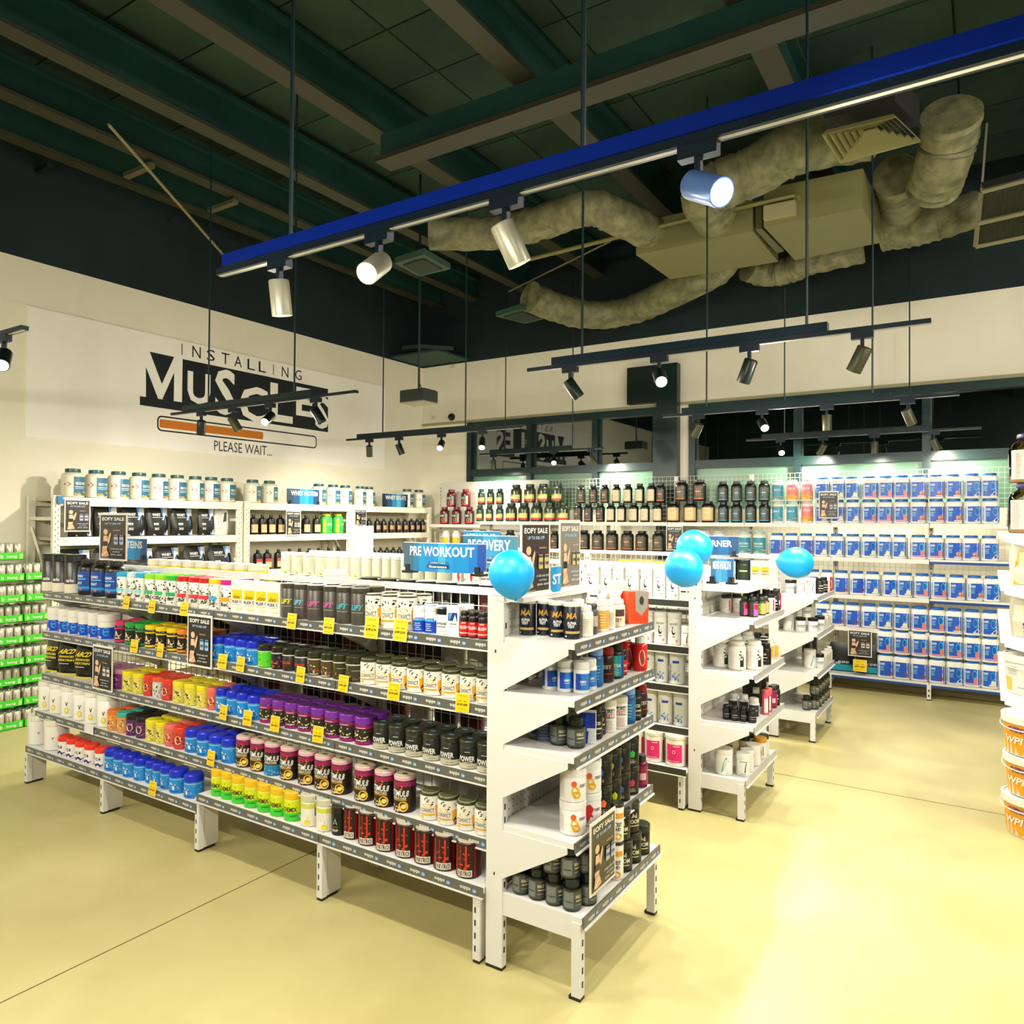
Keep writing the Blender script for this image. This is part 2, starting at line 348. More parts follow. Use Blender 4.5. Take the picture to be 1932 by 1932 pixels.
for k, c1, c2, lidc, nm in (('kp', '2a1430', 'e63aa0', 'e0306c', 'pink'), ('kg', '141c10', 'e8d9a8', '1fa83c', 'green'), ('ky', '181408', 'f2dfa4', 'f7d312', 'yellow'), ('ko', '1c130c', 'f0d8a8', 'f28a1c', 'orange')):
    T(k, f'small black tub with {nm} lid', 'tub', .043, .132, c1, lidc, [('r', -180, 180, .05, .95, c1), ('r', -180, 180, .82, .9, lidc), ('r', -180, 180, .04, .16, lidc), ('p', [(-45, .4), (-5, .72), (40, .5), (20, .34), (-10, .42)], 'f8e8c0'), ('b', ord(k[1]), 8, -36, 36, .28, .66, 8, .05, 'd97a28'), ('t', 'GAINS', 0, .28, 60, .1, 'fdf0d0', .03)], lh=.024)
for k, c1, c2, lidc, nm in (('jp', '8d2c9a', '2a1030', 'e79ac8', 'lilac'), ('jy', 'e9dc58', '6f8b1c', 'f2e21c', 'yellow'), ('jr', 'd83a3a', '6d1014', 'ee3a26', 'red'), ('jw', 'cfe0da', 'c25038', 'ef5a34', 'orange'), ('js', 'e96a62', '7a1c1e', 'f27868', 'salmon'), ('jo', 'f2a04a', '28485a', 'ee7a2c', 'orange'), ('jt', 'e99c58', '2a4a5c', '3cb8a8', 'teal'), ('jk', '58206a', 'f07ac0', '181418', 'black')):
    T(k, f'cartoon-print {nm}-lidded tub', 'tub', .047, .118, c1, lidc, cart(c1, c2, ord(k[1])+ord(k[0])), lh=.026, lidart=[('e', 0, 0, .038, .038, lidc)])
T('blu', 'bright blue tub', 'dome', .05, .122, '1c8be0', '0c2ad0', [('r', -180, 180, .04, .96, '1c94e6'), ('r', -180, 180, .9, .94, 'bfe6fa'), ('b', 4, 12, -100, 100, .1, .9, 8, .06, '6cc8f4'), ('p', [(-40, .35), (-22, .72), (0, .5), (12, .62), (34, .3), (0, .2)], 'eef8fc'), ('t', 'Pump', -2, .5, 52, .14, '0c3a98', .03), ('r', -30, 30, .1, .16, '0c50b8')], lh=.036)
T('grn', 'lime-green splashed tub', 'tub', .046, .112, '16180e', '1d2210', [('r', -180, 180, 0, .95, '5cdc30'), ('b', 9, 16, -90, 10, .1, .9, 11, .08, 'f0d078'), ('b', 10, 12, -90, 60, .1, .9, 10, .06, '1c4a12'), ('r', -180, 180, .95, 1, 'f6f4e0')], lh=.026)
T('purp', 'black and orange tub', 'tub', .042, .112, '1b1720', '20200f', [('r', -180, 180, .1, .95, '221a26'), ('b', 12, 16, -90, 90, .1, .5, 11, .08, 'f06030'), ('b', 13, 9, -90, 60, .4, .8, 10, .06, 'b040c0'), ('r', -180, 180, .95, 1, 'f6f4e0')], lh=.026)
T('ven', 'black tub with red lettering', 'tub', .046, .112, '2a2a20', '20200f', [('t', 'VENOM', -4, .5, 84, .18, 'f0402c', .04), ('r', -180, 180, .95, 1, 'f6f4e0'), ('b', 2, 5, -80, -50, .2, .9, 8, .08, 'c8c4b0'), ('r', -30, 30, .28, .31, 'a02818')], lh=.028)
T('brn', 'brown patterned tub', 'tub', .046, .112, '4a3c24', '2a2c12', [('r', -180, 180, .0, .95, '544428'), ('b', 15, 16, -70, 10, .2, .9, 9, .07, 'e8dcb8'), ('b', 16, 12, -70, 60, .1, .6, 9, .06, '1a140c'), ('b', 17, 8, -50, 70, .1, .4, 9, .05, 'c05838'), ('r', -180, 180, .95, 1, 'f6f4e0'), ('t', 'CONVICT', 0, .07, 70, .1, 'f6f0dc', .02)], lh=.028)
T('olv', 'olive patterned tub', 'tub', .048, .115, '33351c', '2a2c12', [('r', -180, 180, .0, .95, '3c3a22'), ('b', 19, 14, -80, -10, .2, .9, 9, .07, '9cae4a'), ('r', -4, 60, .62, .64, 'e8e0c0'), ('b', 21, 6, 0, 60, .05, .25, 9, .04, 'e07048'), ('r', -180, 180, .95, 1, 'f6f4e0')], lh=.03)
T('bcaa', 'black bag with yellow lettering', 'pouch', .085, .225, '15150f', '15150f', [('t', 'ABCD', 0, .68, 1.5, .14, 'ffe61c', .05, .25), ('t', 'ENHANCED', 0, .53, 1.4, .06, 'ffe61c', .04), ('t', 'DEXTRIN', 0, .43, 1.5, .06, 'ffe61c', .04), ('r', -.5, .4, .33, .345, 'ffffff'), ('r', -.9, .9, .0, .05, 'f2de3c')])
T('prp', 'purple-lidded black tub', 'tub', .047, .125, '2c2414', '7a2aa8', [('r', -180, 180, .82, 1, '981868'), ('r', -180, 180, .0, .14, 'a01874'), ('b', 30, 14, -60, 40, .3, .72, 10, .08, 'fbe9b4'), ('t', 'Loops', 0, .22, 64, .14, 'fdf0e0', .03, .2), ('b', 32, 5, 40, 80, .1, .7, 8, .07, 'c030a0'), ('r', -30, 26, .86, .89, 'ffd8f0')], lh=.032, lidart=[('e', 0, 0, .04, .04, '5c2468')])
T('pow', 'black tub lettered POWER', 'tub', .046, .115, '20261a', '2b3122', [('r', -180, 180, .0, .24, 'cfc9ac'), ('t', 'POWER', -6, .46, 92, .26, 'ffffff', .04), ('t', 'SWITCH', -2, .27, 56, .1, 'e8e4d0', .03), ('r', -16, 14, .78, .8, 'ffffff'), ('r', 0, 40, .1, .12, '8b8770')], lh=.022, lidart=[('e', 0, 0, .014, .010, '6ab4e0')])
T('vtub', 'tall white tub, gold emblem', 'tub', .062, .19, 'fbfaf0', 'f6f3e2', [('t', 'V', 16, .52, 17, .17, '5a1c1c', .06), ('e', 16, .25, 13, .13, 'f6e23c'), ('e', 16, .27, 7, .07, 'fbf6b0')]+lines(-38, .12, .85, 14, 40, 'e6e0cc', 5), lh=.028)
T('vbig', 'broad plain white tub', 'tub', .072, .188, 'fbfaf0', 'f4f0da', [('t', 'V', 34, .5, 12, .1, '5a1c1c', .06)]+lines(-34, .12, .85, 14, 40, 'ece6d2', 5), lh=.032)
T('stim', 'black-and-gold tin, pink rim', 'tin', .048, .155, '20140e', 'eeb4c4', [('r', -180, 180, .0, 1, '24160f'), ('r', -180, 180, .84, 1, 'a01858'), ('t', 'STIMUL8', -2, .62, 104, .2, 'ffffff', .02, .05), ('t', 'HARDCORE', -4, .46, 84, .09, 'fbe7c0', .05), ('r', -44, 40, .385, .4, 'e8b83c'), ('e', 22, .2, 26, .17, 'fbc31c'), ('e', 24, .2, 13, .08, 'fde68a'), ('b', 44, 8, -36, 10, .04, .3, 8, .05, 'f0cf80'), ('b', 45, 9, -40, 44, .76, .86, 8, .04, 'f2783c'), ('t', 'Sugar', -6, .08, 40, .1, 'fff0d0', .03)], lh=.016, lidart=[('e', 0, 0, .041, .041, 'e0d2a8'), ('e', 0, 0, .014, .010, '4d5558')])
T('stimb', 'black-and-blue tin with pink rim', 'tin', .048, .155, '20140e', 'eeb4c4', [('r', -180, 180, .0, 1, '241a22'), ('r', -180, 180, .84, 1, 'a01858'), ('t', 'STIMUL8', -2, .62, 104, .2, 'ffffff', .02, .05), ('t', 'HARDCORE', -4, .46, 84, .09, 'f6f0b0', .05), ('r', -180, 180, .0, .38, '1c86c0'), ('b', 44, 12, -46, 50, .04, .3, 8, .05, '8fd4f0')], lh=.016, lidart=[('e', 0, 0, .041, .041, 'e0d2a8'), ('e', 0, 0, .014, .010, '4d5558')])
T('redl', 'white tub with coral-red lid', 'dome', .043, .115, 'faf6ee', 'f23a24', [('p', [(-60, .9), (-10, .95), (-30, .6), (-64, .5)], '20143a'), ('p', [(0, .95), (60, .6), (60, .4), (16, .6)], 'f59a8c'), ('t', 'C4', 0, .62, 40, .24, '2b1a3c', .05), ('p', [(-40, .24), (0, .34), (44, .2), (20, .04), (-24, .06)], '3a1888')], lh=.03)
T('chem', 'yellow and green CHEMIX tub', 'tub', .046, .135, 'f2f05a', 'f8c81a', [('r', -180, 180, .0, .95, 'e8f21c'), ('r', -180, 180, .0, .38, '3fdc3a'), ('t', 'CHEMIX', -2, .54, 92, .24, '14260e', .03), ('e', -2, .8, 5, .035, 'b8b010'), ('r', 56, 90, .1, .26, 'dff0f0'), ('r', 96, 106, .3, .8, '14260e'), ('r', 0, 44, .22, .27, '14861c')], lh=.032)
T('leg', 'white tub with jagged black print', 'tub', .045, .145, 'f6f2dc', 'd8d3b8', [('r', -180, 180, .76, .95, 'dde05a'), ('p', [(-70, .78), (70, .8), (70, .42), (20, .36), (-70, .44)], '15180c'), ('t', 'LEG', -8, .68, 46, .13, 'ffffff', .04), ('t', 'DAY', 2, .52, 56, .14, 'ffffff', .04), ('e', 20, .18, 17, .11, 'f7e62c')], lh=.03)
T('blkx', 'black tub with teal emblem', 'tub', .045, .13, '12150e', '0c0f0a', [('p', [(-18, .48), (0, .8), (18, .48), (0, .58)], '8fd6c8'), ('e', 0, .62, 6, .06, '12150e'), ('r', -24, 24, .36, .4, '8a5c3c'), ('t', 'DRIP', 0, .22, 50, .12, 'e9e4cc', .03)], lh=.03)
T('nit', 'tall red and black NITRO tin', 'tin', .05, .14, '1a0606', '3a0a08', [('r', -180, 180, 0, 1, '240606'), ('r', -46, -38, .1, 1, 'd81c14'), ('r', -20, -13, .25, 1, '9a0f0e'), ('r', 6, 14, .25, 1, 'e0281c'), ('r', 46, 58, .0, 1, '8c0c0c'), ('p', [(70, 0), (90, .8), (110, 0)], 'c01814'), ('b', 60, 12, -40, 30, .3, .8, 10, .07, 'f0381c'), ('r', -34, 38, .04, .25, 'f6ecd8'), ('t', 'NITRO', 2, .145, 62, .16, '1a0c0a', .05)], lh=.006)
# endcap goods
T('alpha', 'dark navy and gold tub', 'tub', .036, .135, '0b1020', 'ece8da', [('t', 'MA', -6, .74, 70, .2, 'd9a13c', .02, .1), ('t', 'ALPHA', -8, .5, 60, .1, 'ffffff', .04), ('t', 'TEST', -12, .39, 46, .09, 'ffffff', .04), ('r', -50, 50, .16, .24, 'c8a860'), ('r', -52, -40, .05, .09, 'e8e4d8')], lh=.012)
T('wbot', 'plain white pill bottle', 'bottle', .031, .12, 'f6f3ea', 'f8f6f0', [('r', -60, 60, .08, .9, 'f0ebd8')]+lines(0, .1, .8, 8, 70, 'c9c2ac', 8), nr=.72, lh=.022)
T('gbot', 'white bottle with amber label', 'bottle', .034, .125, 'f4f0e0', 'f8f6f0', [('r', -64, 64, .08, .92, 'efb24a')]+lines(0, .2, .8, 5, 60, 'fbe6b4', 3), nr=.72, lh=.022)
T('grey', 'slim grey bottle', 'bottle', .024, .12, '4c5250', '3a403e', [('r', -70, 70, .3, .8, 'c9b8b8')], nr=.8, lh=.02)
T('oval', 'white bottle with brown label', 'bottle', .033, .115, 'f4f0e0', 'f4f2ea', [('r', -70, 70, .06, .9, 'efe4c4'), ('r', -60, 60, .5, .86, '5a3a2c'), ('t', 'TEST', 0, .3, 70, .18, 'c0402c', .04)], nr=.75, lh=.02)
T('wedge', 'orange and grey carton', 'box', .05, .14, 'f2521c', 'ffffff', [('r', -.4, 1, .0, 1, 'f24a1e'), ('p', [(-.35, 1), (.95, 1), (.9, .5), (.3, .25), (-.3, .42)], 'a8a49a'), ('e', .3, .72, .22, .14, '3c3632')])
T('ribbon', 'tall white tub with red ribbon', 'tub', .047, .18, 'f8f4e4', 'f6f2e2', [('p', [(20, .8), (40, .95), (60, .82), (46, .7), (40, .5), (66, .22), (30, .2), (18, .5), (26, .7)], 'ee2f22'), ('t', 'EVERY', -36, .34, 46, .09, '8a8070', .02)]+lines(-60, .1, .85, 12, 36, 'd9d2bc', 6), lh=.03)
T('nmn', 'white bottle with blue label', 'bottle', .034, .12, 'f8f8f6', 'fafaf8', [('g', -180, 180, .12, .86, ['0e3cae', '1c62cc', '1048c0', '2c86dc', '0e3cae', '1450c4']), ('r', -60, -40, .1, .9, 'f8f8f6'), ('t', 'NMN', 14, .5, 40, .12, 'ffffff', .03), ('r', -4, 34, .36, .39, 'dbe8f8')], nr=.85, lh=.026)
T('tblu', 'steel-blue bottle', 'bottle', .034, .15, '1c5c9c', '7fa6e8', [('r', -70, 70, .1, .9, '1f70ac')]+lines(0, .2, .8, 5, 70, '8fc8e8', 4), nr=.85, lh=.026)
T('dred', 'dark red bottle', 'bottle', .036, .14, '3a0c10', '8c1018', [('r', -70, 70, .1, .9, '2a0a0e'), ('t', 'TEST', 0, .6, 80, .16, 'e8d4cc', .03), ('r', -50, 50, .3, .34, 'c02a28')], nr=.85, lh=.026)
T('teal', 'black bottle with turquoise label', 'bottle', .037, .145, '0e1412', '121614', [('g', -70, 70, .06, .9, ['12403c', '189890', '24c8bc', '1890b0', '0c3c8c']), ('t', 'OMEGA', -4, .5, 80, .14, 'f0fff8', .04)]+lines(-4, .1, .4, 4, 60, 'c8f4e8', 9), nr=.8, lh=.028)
T('rbox', 'dark red carton', 'box', .042, .15, '8a0f16', 'ffffff', [('r', -.9, .9, .06, .94, '9c141c')]+[('r', -.6, .5, .2+.12*i, .24+.12*i, 'e86a60') for i in range(4)])
T('rbot', 'bright red bottle with white cap', 'bottle', .035, .15, 'e0221c', 'f6f6f4', [('r', -70, 70, .06, .94, 'e6281e'), ('e', 14, .5, 26, .34, 'f6f2ea'), ('t', 'PROST', 14, .5, 14, .44, '50605c', .03, 0, 1)], nr=.62, lh=.03)
T('strp', 'blue-striped grey tub', 'tub', .036, .115, '8b9298', '2c3034', [('r', -180, 180, .05+.14*i, .11+.14*i, '2f4f96') for i in range(6)]+[('t', 'JOINT', 0, .84, 70, .14, '1c242c', .04)], lh=.024)
T('bkj', 'glossy grey-labelled black jar', 'jar', .038, .114, '101816', '14201c', [('r', -90, 90, .06, .92, '4c504c'), ('r', -70, -10, .14, .86, '7b817c'), ('t', 'HALO', 26, .66, 44, .16, 'f4efc4', .05), ('r', 6, 54, .44, .5, 'd8d2a8'), ('r', 2, 44, .26, .3, '9aa098'), ('r', -60, -16, .4, .44, '2a2e2c')], nr=.72, lh=.034, sh=.72)
T('wblu', 'white box with blue figure', 'box', .033, .12, 'f2f4f8', 'ffffff', [('r', -1, 1, .5, 1, '1636b4'), ('p', [(-.3, .9), (.3, .9), (.0, .0), (-.5, .0)], '2450d8'), ('r', -.1, .4, .4, .5, 'f2f4f8')])
T('bkt', 'slim black tub', 'tub', .034, .125, '121414', '0c0e0e', [('t', 'LEAN', 0, .5, 60, .16, 'd8d4c4', .03), ('r', -40, 40, .3, .33, '8b8b80')], lh=.02)
T('pure', 'white tub lettered PURE TEST', 'tub', .038, .13, 'f8f4ee', 'd9d6c0', [('r', -44, 44, .56, .92, '1c1414'), ('r', -40, 40, .59, .89, 'f8f4ee'), ('t', 'PURE', 0, .83, 62, .13, '1c1414', .04), ('t', 'TEST', 0, .67, 66, .13, 'd02a20', .04)]+lines(0, .08, .48, 6, 70, 'd8a49a', 3), lh=.024)
T('ever', 'white tub with orange fruit', 'tub', .05, .122, 'f8f6f2', 'fbfaf6', [('e', 4, .45, 18, .2, 'f8c838'), ('e', 10, .3, 18, .16, 'f7b01c'), ('e', -2, .75, 12, .13, 'f0682c'), ('e', 12, .28, 9, .07, 'fbe08a'), ('t', 'EVERY', 42, .66, 36, .13, '6d6552', .03)]+lines(-60, .15, .85, 12, 34, 'd8b8b0', 6), lh=.026)
T('everr', 'white tub with red splash', 'tub', .05, .122, 'f8f6f2', 'fbfaf6', [('p', [(-20, .85), (0, .9), (16, .7), (6, .5), (28, .1), (-14, .12), (-20, .5)], 'e8262c'), ('t', 'EVERY', 36, .66, 36, .13, '6d6552', .03)], lh=.026)
for k, c in (('bo', 'ff7a4a'), ('bl', 'c8e020'), ('bb', '2c70e0'), ('bg', '16c84a'), ('bp', 'd8246c'), ('br', 'e8302c')):
    T(k, {'bo': 'orange', 'bl': 'lime', 'bb': 'blue', 'bg': 'green', 'bp': 'pink', 'br': 'red'}[k]+'-dotted black tub', 'tub', .047, .122, '0b0e08', '0e120a', [('p', [(-16, .6), (0, .74), (16, .6), (10, .4), (-10, .4)], c), ('r', -10, 10, .29, .31, 'c8b89c'), ('t', '2:3:1', 0, .2, 30, .12, 'f0d8c8', .03), ('r', -80, 80, .84, .85, '4c5244')], lh=.024)
T('boom', 'black tub lettered BOOM', 'tub', .04, .125, '141610', '1d2018', [('t', 'BOOM', 0, .5, 80, .2, 'f4edc0', .05), ('p', [(-20, .66), (-6, .9), (4, .74), (16, .9), (20, .64)], 'c8c0a0'), ('r', -30, 36, .28, .33, 'd8cf9c')], lh=.028)
T('ywt', 'slim white tub with amber blocks', 'tub', .028, .15, 'f8f4e4', '1c1c1c', [('r', -50, 50, .7, .86, 'f0a838'), ('t', 'TEST', 0, .52, 60, .12, '3a3428', .03), ('t', 'HD', 0, .38, 40, .1, '3a3428', .03), ('e', 0, .16, 30, .1, 'f0a838')], lh=.012)
T('wphr', 'white bottle with red stripe', 'bottle', .034, .115, 'f8f4ea', '1c1c18', [('r', -70, 70, .06, .92, 'f8f4ea'), ('r', 24, 44, .06, .92, 'e0482c'), ('r', -70, -64, .06, .92, 'e0482c')]+lines(-20, .3, .8, 4, 40, 'd8d0bc', 2), nr=.8, lh=.024)
T('pkb', 'dark bottle with pink label', 'bottle', .03, .12, '2a2a20', '33342a', [('r', -10, 60, .06, .9, 'f060b0'), ('r', 0, 50, .5, .84, 'c01040'), ('r', -60, -20, .1, .9, '3a3c30')], nr=.6, lh=.026)
T('gor', 'bottle with orange and green label', 'bottle', .028, .11, '2a3018', '33342a', [('r', -10, 70, .06, .9, 'f6b070'), ('r', -70, -10, .06, .9, '5cae28'), ('b', 5, 6, -60, -10, .1, .8, 10, .08, 'f2e030')], nr=.7, lh=.024)
T('bkw', 'black bottle with white print', 'bottle', .032, .13, '0d0d0b', '15150f', [('t', 'ACID', 0, .66, 60, .14, 'f4f2e4', .05), ('r', -40, 40, .4, .46, 'e8e4d0'), ('r', -30, 30, .2, .24, 'c0b8a4')], nr=.75, lh=.026)
T('crb', 'dark crimson bottle', 'bottle', .03, .14, '7a1038', '2a2a28', [('r', -70, 70, .1, .9, 'a01850'), ('r', -30, 30, .3, .6, 'f0c8d8')], nr=.7, lh=.028)
T('cow', 'white jar with black splash', 'jar', .055, .17, 'f6f4e8', 'f4f2e4', [('r', -70, 64, .04, .94, 'faf8ee'), ('b', 8, 12, 30, 62, .5, .86, 11, .07, '1a1612'), ('r', 36, 62, .12, .44, '2a1c16')]+lines(-22, .1, .85, 11, 50, 'd8d2bc', 4), nr=.74, lh=.022, sh=.78)
T('tlw', 'white jar with turquoise splash', 'jar', .036, .13, 'f4f4ea', '1a2420', [('p', [(-16, .2), (-10, .6), (0, .86), (12, .6), (18, .2), (0, .3)], '26a8b4')], nr=.8, lh=.026)
T('tiny', 'small black pill bottle', 'bottle', .026, .085, '0e0f10', '0e0f10', [('r', -70, 70, .06, .94, '17181a'), ('r', -62, 62, .1, .9, '101114'), ('r', -40, 40, .5, .56, 'b8b8b0'), ('r', -40, 40, .3, .33, 'b8b8b0')], nr=.78, lh=.018)
T('wcap', 'black bottle with white cap', 'bottle', .032, .12, 'e8e8f0', 'f6f6f2', [('r', -60, 60, .1, .9, '26262c'), ('r', -40, 40, .5, .56, 'b8b8b0')], nr=.8, lh=.026)
T('bigb', 'big black tub', 'tub', .075, .2, '0c0f0a', '14160f', [('r', -18, 12, .5, .74, 'd8d4c0'), ('t', 'BLACK', -3, .69, 26, .06, '16160f', .04), ('e', 40, .3, 8, .08, '3ca88c')], lh=.03)
T('pnk', 'pink and white tube tub', 'tub', .022, .15, 'e85c80', 'e86a70', [('r', -30, 30, .1, .8, 'f8ece8'), ('r', 34, 50, .1, .9, '241418')], lh=.02)
T('dna', 'white tub with teal helix', 'tub', .05, .15, 'f8f8f0', 'faf9f2', [('p', [(-20, .1), (-8, .16), (10, .5), (22, .85), (12, .9), (-4, .6)], '6cc0d0'), ('p', [(-26, .3), (-16, .36), (30, .74), (34, .66)], '9ad8e0'), ('b', 3, 5, -20, 30, .2, .8, 6, .05, 'f8f8f0'), ('r', 14, 34, .08, .12, '8bb8c0')], lh=.028)
T('fig', 'white tub with line drawing', 'tub', .042, .13, 'f8f6ee', 'fbfaf4', [('p', [(10, .2), (16, .55), (24, .8), (30, .8), (22, .5), (20, .2)], '3a3230'), ('r', -30, 34, .84, .87, '3a3230'), ('t', 'FIT', 0, .1, 50, .08, 'a89c98', .02)], lh=.028)
T('orn', 'white tub with orange slices', 'tub', .046, .125, 'f8f6ee', 'fbfaf4', [('e', 0, .3, 26, .22, 'f6b41c'), ('e', 6, .3, 14, .12, 'fbe07a'), ('t', 'SKIN', 0, .72, 54, .14, '4c463c', .03)], lh=.028)
T('peach', 'white tub with peach drawing', 'tub', .04, .13, 'f8f6ee', 'e8a030', [('e', 0, .4, 26, .3, 'f0902c'), ('t', 'GLOW', 40, .5, 12, .6, '4c463c', .03, 0, 1)], lh=.03)
T('amb', 'olive-labelled jar with black lid', 'jar', .04, .115, 'b8ac74', '1d1d12', [('r', -80, 80, .06, .94, 'c9be86'), ('t', 'PM', 0, .6, 40, .2, '2a2a18', .04), ('r', -44, 44, .3, .34, '5c5838')], nr=.82, lh=.024)
T('flav', 'dark-lidded patterned tub', 'tub', .045, .11, '4a1c24', '2c1014', [('b', 2, 10, -60, 60, .1, .9, 9, .07, 'e0c8a0')], lh=.024)
T('recov', 'white tub with dark swirl logo', 'tub', .066, .2, 'fdfcf4', 'f8f6ea', [('t', 'RECOVERY', 0, .78, 62, .08, '5c6058', .01), ('e', 0, .5, 15, .14, '1d2020'), ('e', 4, .55, 11, .1, 'fdfcf4'), ('r', -12, 12, .28, .31, '5c6058'), ('e', 26, .14, 9, .06, 'f0a070'), ('p', [(-16, .7), (-6, .6), (0, .66)], '1d2020')], lh=.03)
T('extd', 'white tub with blue crystals', 'tub', .066, .21, 'fdfcf4', 'fbf9ee', [('r', -22, 26, .74, .83, '1c50c8'), ('t', 'EXTEND', -44, .4, 14, .6, '20241c', .03, 0, 1), ('b', 8, 16, -22, 28, .14, .36, 9, .05, '1878d0'), ('b', 9, 8, -14, 22, .2, .46, 7, .05, '5cb8f0')], lh=.03)
T('pinkt', 'white tub with hot pink label', 'tub', .068, .182, 'fbf6e4', 'e9e4cc', [('r', -48, 36, .14, .84, 'f01478'), ('e', -6, .55, 8, .07, 'f8e0d0'), ('e', -6, .55, 5, .045, 'c01838'), ('r', -10, 24, .76, .79, 'fbd0e0'), ('r', 60, 80, .05, .85, 'e0146c'), ('r', -40, 20, .18, .2, 'fbd0e0')], lh=.02)
T('ylw', 'white-lidded yellow tub', 'tub', .06, .215, 'f8e21c', 'f6f2dc', [('r', -180, 180, 0, .9, 'f7e420'), ('b', 3, 8, -60, 60, .1, .6, 12, .08, '20200f'), ('r', -60, 60, .02, .14, 'f4f2e4')], lh=.035)
T('clr', 'pale tub with lemon picture', 'tub', .062, .2, 'dcdcc6', 'e8e6d6', [('r', -70, 70, .04, .96, 'd6d6c0'), ('p', [(-20, .9), (20, .9), (30, .3), (10, .5)], 'd8d8b8'), ('e', 4, .16, 20, .12, 'f0dc3c'), ('e', 30, .12, 10, .06, '88b43c')], lh=.03)
T('mixb', 'plain black tub', 'tub', .06, .18, '171a12', '1d2216', [('r', -60, 60, .1, .9, '2a2e20'), ('r', -40, 40, .5, .62, 'b8b498')], lh=.03)
T('mixr', 'plain dark red tub', 'tub', .06, .18, '5c1010', '1a1410', [('r', -60, 60, .1, .9, '7c1414'), ('r', -40, 40, .5, .62, 'd8b498')], lh=.03)
T('mixg', 'plain dark green tub', 'tub', .06, .17, '16281a', '101a10', [('r', -60, 60, .1, .9, '1c3a22'), ('r', -40, 40, .5, .6, 'c8c8a8')], lh=.03)
T('mixw', 'plain cream tub', 'tub', .06, .17, 'e4dcc0', 'd8c8a8', [('t', 'MASS', 0, .6, 60, .14, '3c3428', .03)]+lines(0, .1, .45, 5, 70, 'b8ac8c', 5), lh=.03)
T('dots', 'white tub with doodled label', 'tub', .06, .13, 'f4f2e4', 'f8d81c', [('b', 3, 20, -80, 80, .1, .9, 10, .07, '8c9c6c'), ('b', 4, 12, -80, 80, .1, .9, 10, .07, 'e8a04c')], lh=.028)
T('orbx', 'orange and cream carton', 'box', .06, .1, 'f6e2b0', 'ffffff', [('r', -.95, .95, .1, .6, 'f4a82c'), ('t', 'MEAL', 0, .8, 1.2, .16, 'b08840', .03)])
T('ptv', 'purple and white pouch carton', 'box', .045, .16, 'f4f2e8', 'ffffff', [('r', -.8, .8, .5, .95, '5a1c98'), ('r', -.7, .6, .3, .36, '3c4434')])
# back wall goods
def tubw(extra): return [('r', -58, 58, .06, .82, '0a58cc'), ('r', -58, -40, .06, .82, 'e6f2fa'), ('t', 'PROTEIN', -49, .44, 10, .6, '1c70c8', .03, 0, 1), ('t', 'WPI', -20, .66, 26, .13, 'e6fbff', .03), ('r', -32, -10, .5, .53, '8fe0f8'), ('r', -32, -14, .42, .45, '8fe0f8'), ('r', -32, -12, .34, .37, '8fe0f8')]+extra
sw = lambda c: [('e', 22, .56, 15, .22, c), ('e', 20, .56, 10, .16, '0a58cc')]
for k, ex, nm in (('w1', sw('1c9af0')+[('e', 24, .22, 14, .13, 'f4efc8'), ('e', 20, .12, 22, .05, 'eef4e8')], 'cream'), ('w2', sw('30c0f4')+[('e', 26, .26, 12, .16, 'f08a78'), ('r', -34, 40, .08, .14, 'f0a0c8')], 'pink shake'), ('w3', sw('1c6af0')+[('e', 26, .22, 15, .12, 'e8804a'), ('e', 26, .3, 14, .06, 'f4c8a0'), ('r', 0, 44, .08, .13, 'f4ece0')], 'peach'), ('w4', sw('28b4e8')+[('p', [(10, .1), (30, .3), (46, .2), (30, .06)], 'f4f4f4'), ('p', [(4, .08), (22, .22), (20, .06)], 'dfe8f0')], 'white cookie'), ('w5', sw('2c50e0')+[('p', [(12, .1), (32, .34), (44, .12), (28, .06)], 'b02034')], 'dark berry')):
    T(k, f'white {nm}-picture tub', 'jar', .0765, .245, 'fdfbf4', '1a6ecc', tubw(ex), nr=.72, lh=.022, sq=4.2, sh=.84, n=28)
def r1(c, lc): return [('r', -56, 56, .06, .94, c), ('t', '1', -4, .58, 20, .5, lc, .05), ('r', -26, 18, .56, .6, 'fbf2dc'), ('r', -50, 50, .07, .13, lc), ('t', '2', 38, .84, 10, .1, lc, .03)]
T('r1k', 'black jar with orange numeral', 'jar', .058, .235, '131612', '1a1e1a', r1('4a4838', 'f0764a'), nr=.62, lh=.03, sh=.72)
T('r1c', 'black jar with cream label', 'jar', .058, .235, '131612', '1a1e1a', r1('f6e6c0', 'f0a070'), nr=.62, lh=.03, sh=.72)
T('r1b', 'black jar with blue numeral', 'jar', .062, .235, '131612', '1a1e1a', r1('56594c', '22b4dc'), nr=.62, lh=.03, sh=.72)
T('r1L', 'large black orange-numeral jar', 'jar', .078, .25, '131612', '1a1e1a', r1('575644', 'f47c48'), nr=.62, lh=.03, sh=.74)
T('r1X', 'large black cream-label jar', 'jar', .078, .25, '131612', '1a1e1a', r1('f8dca0', 'f0a070'), nr=.62, lh=.03, sh=.74)
T('gold', 'large yellow-and-red labelled jar', 'jar', .08, .25, '3c4a32', '15302a', [('r', -70, 60, .12, .7, 'e8e47a'), ('r', -70, 60, .12, .28, 'f0402c'), ('t', 'WHEY', -6, .42, 60, .14, 'fffbe0', .04), ('r', -56, -20, .6, .66, '2c7a3c')], nr=.66, lh=.04, sh=.62, bodyrough=.2)
T('golds', 'small yellow-and-red labelled jar', 'jar', .055, .225, '34503c', '154a3e', [('r', -70, 60, .1, .66, 'eee88a'), ('r', -70, 60, .1, .27, 'f0482c'), ('t', 'WHEY', -6, .42, 60, .14, 'fffbe0', .04), ('r', -56, -20, .6, .66, '2c7a3c')], nr=.66, lh=.04, sh=.68, bodyrough=.2)
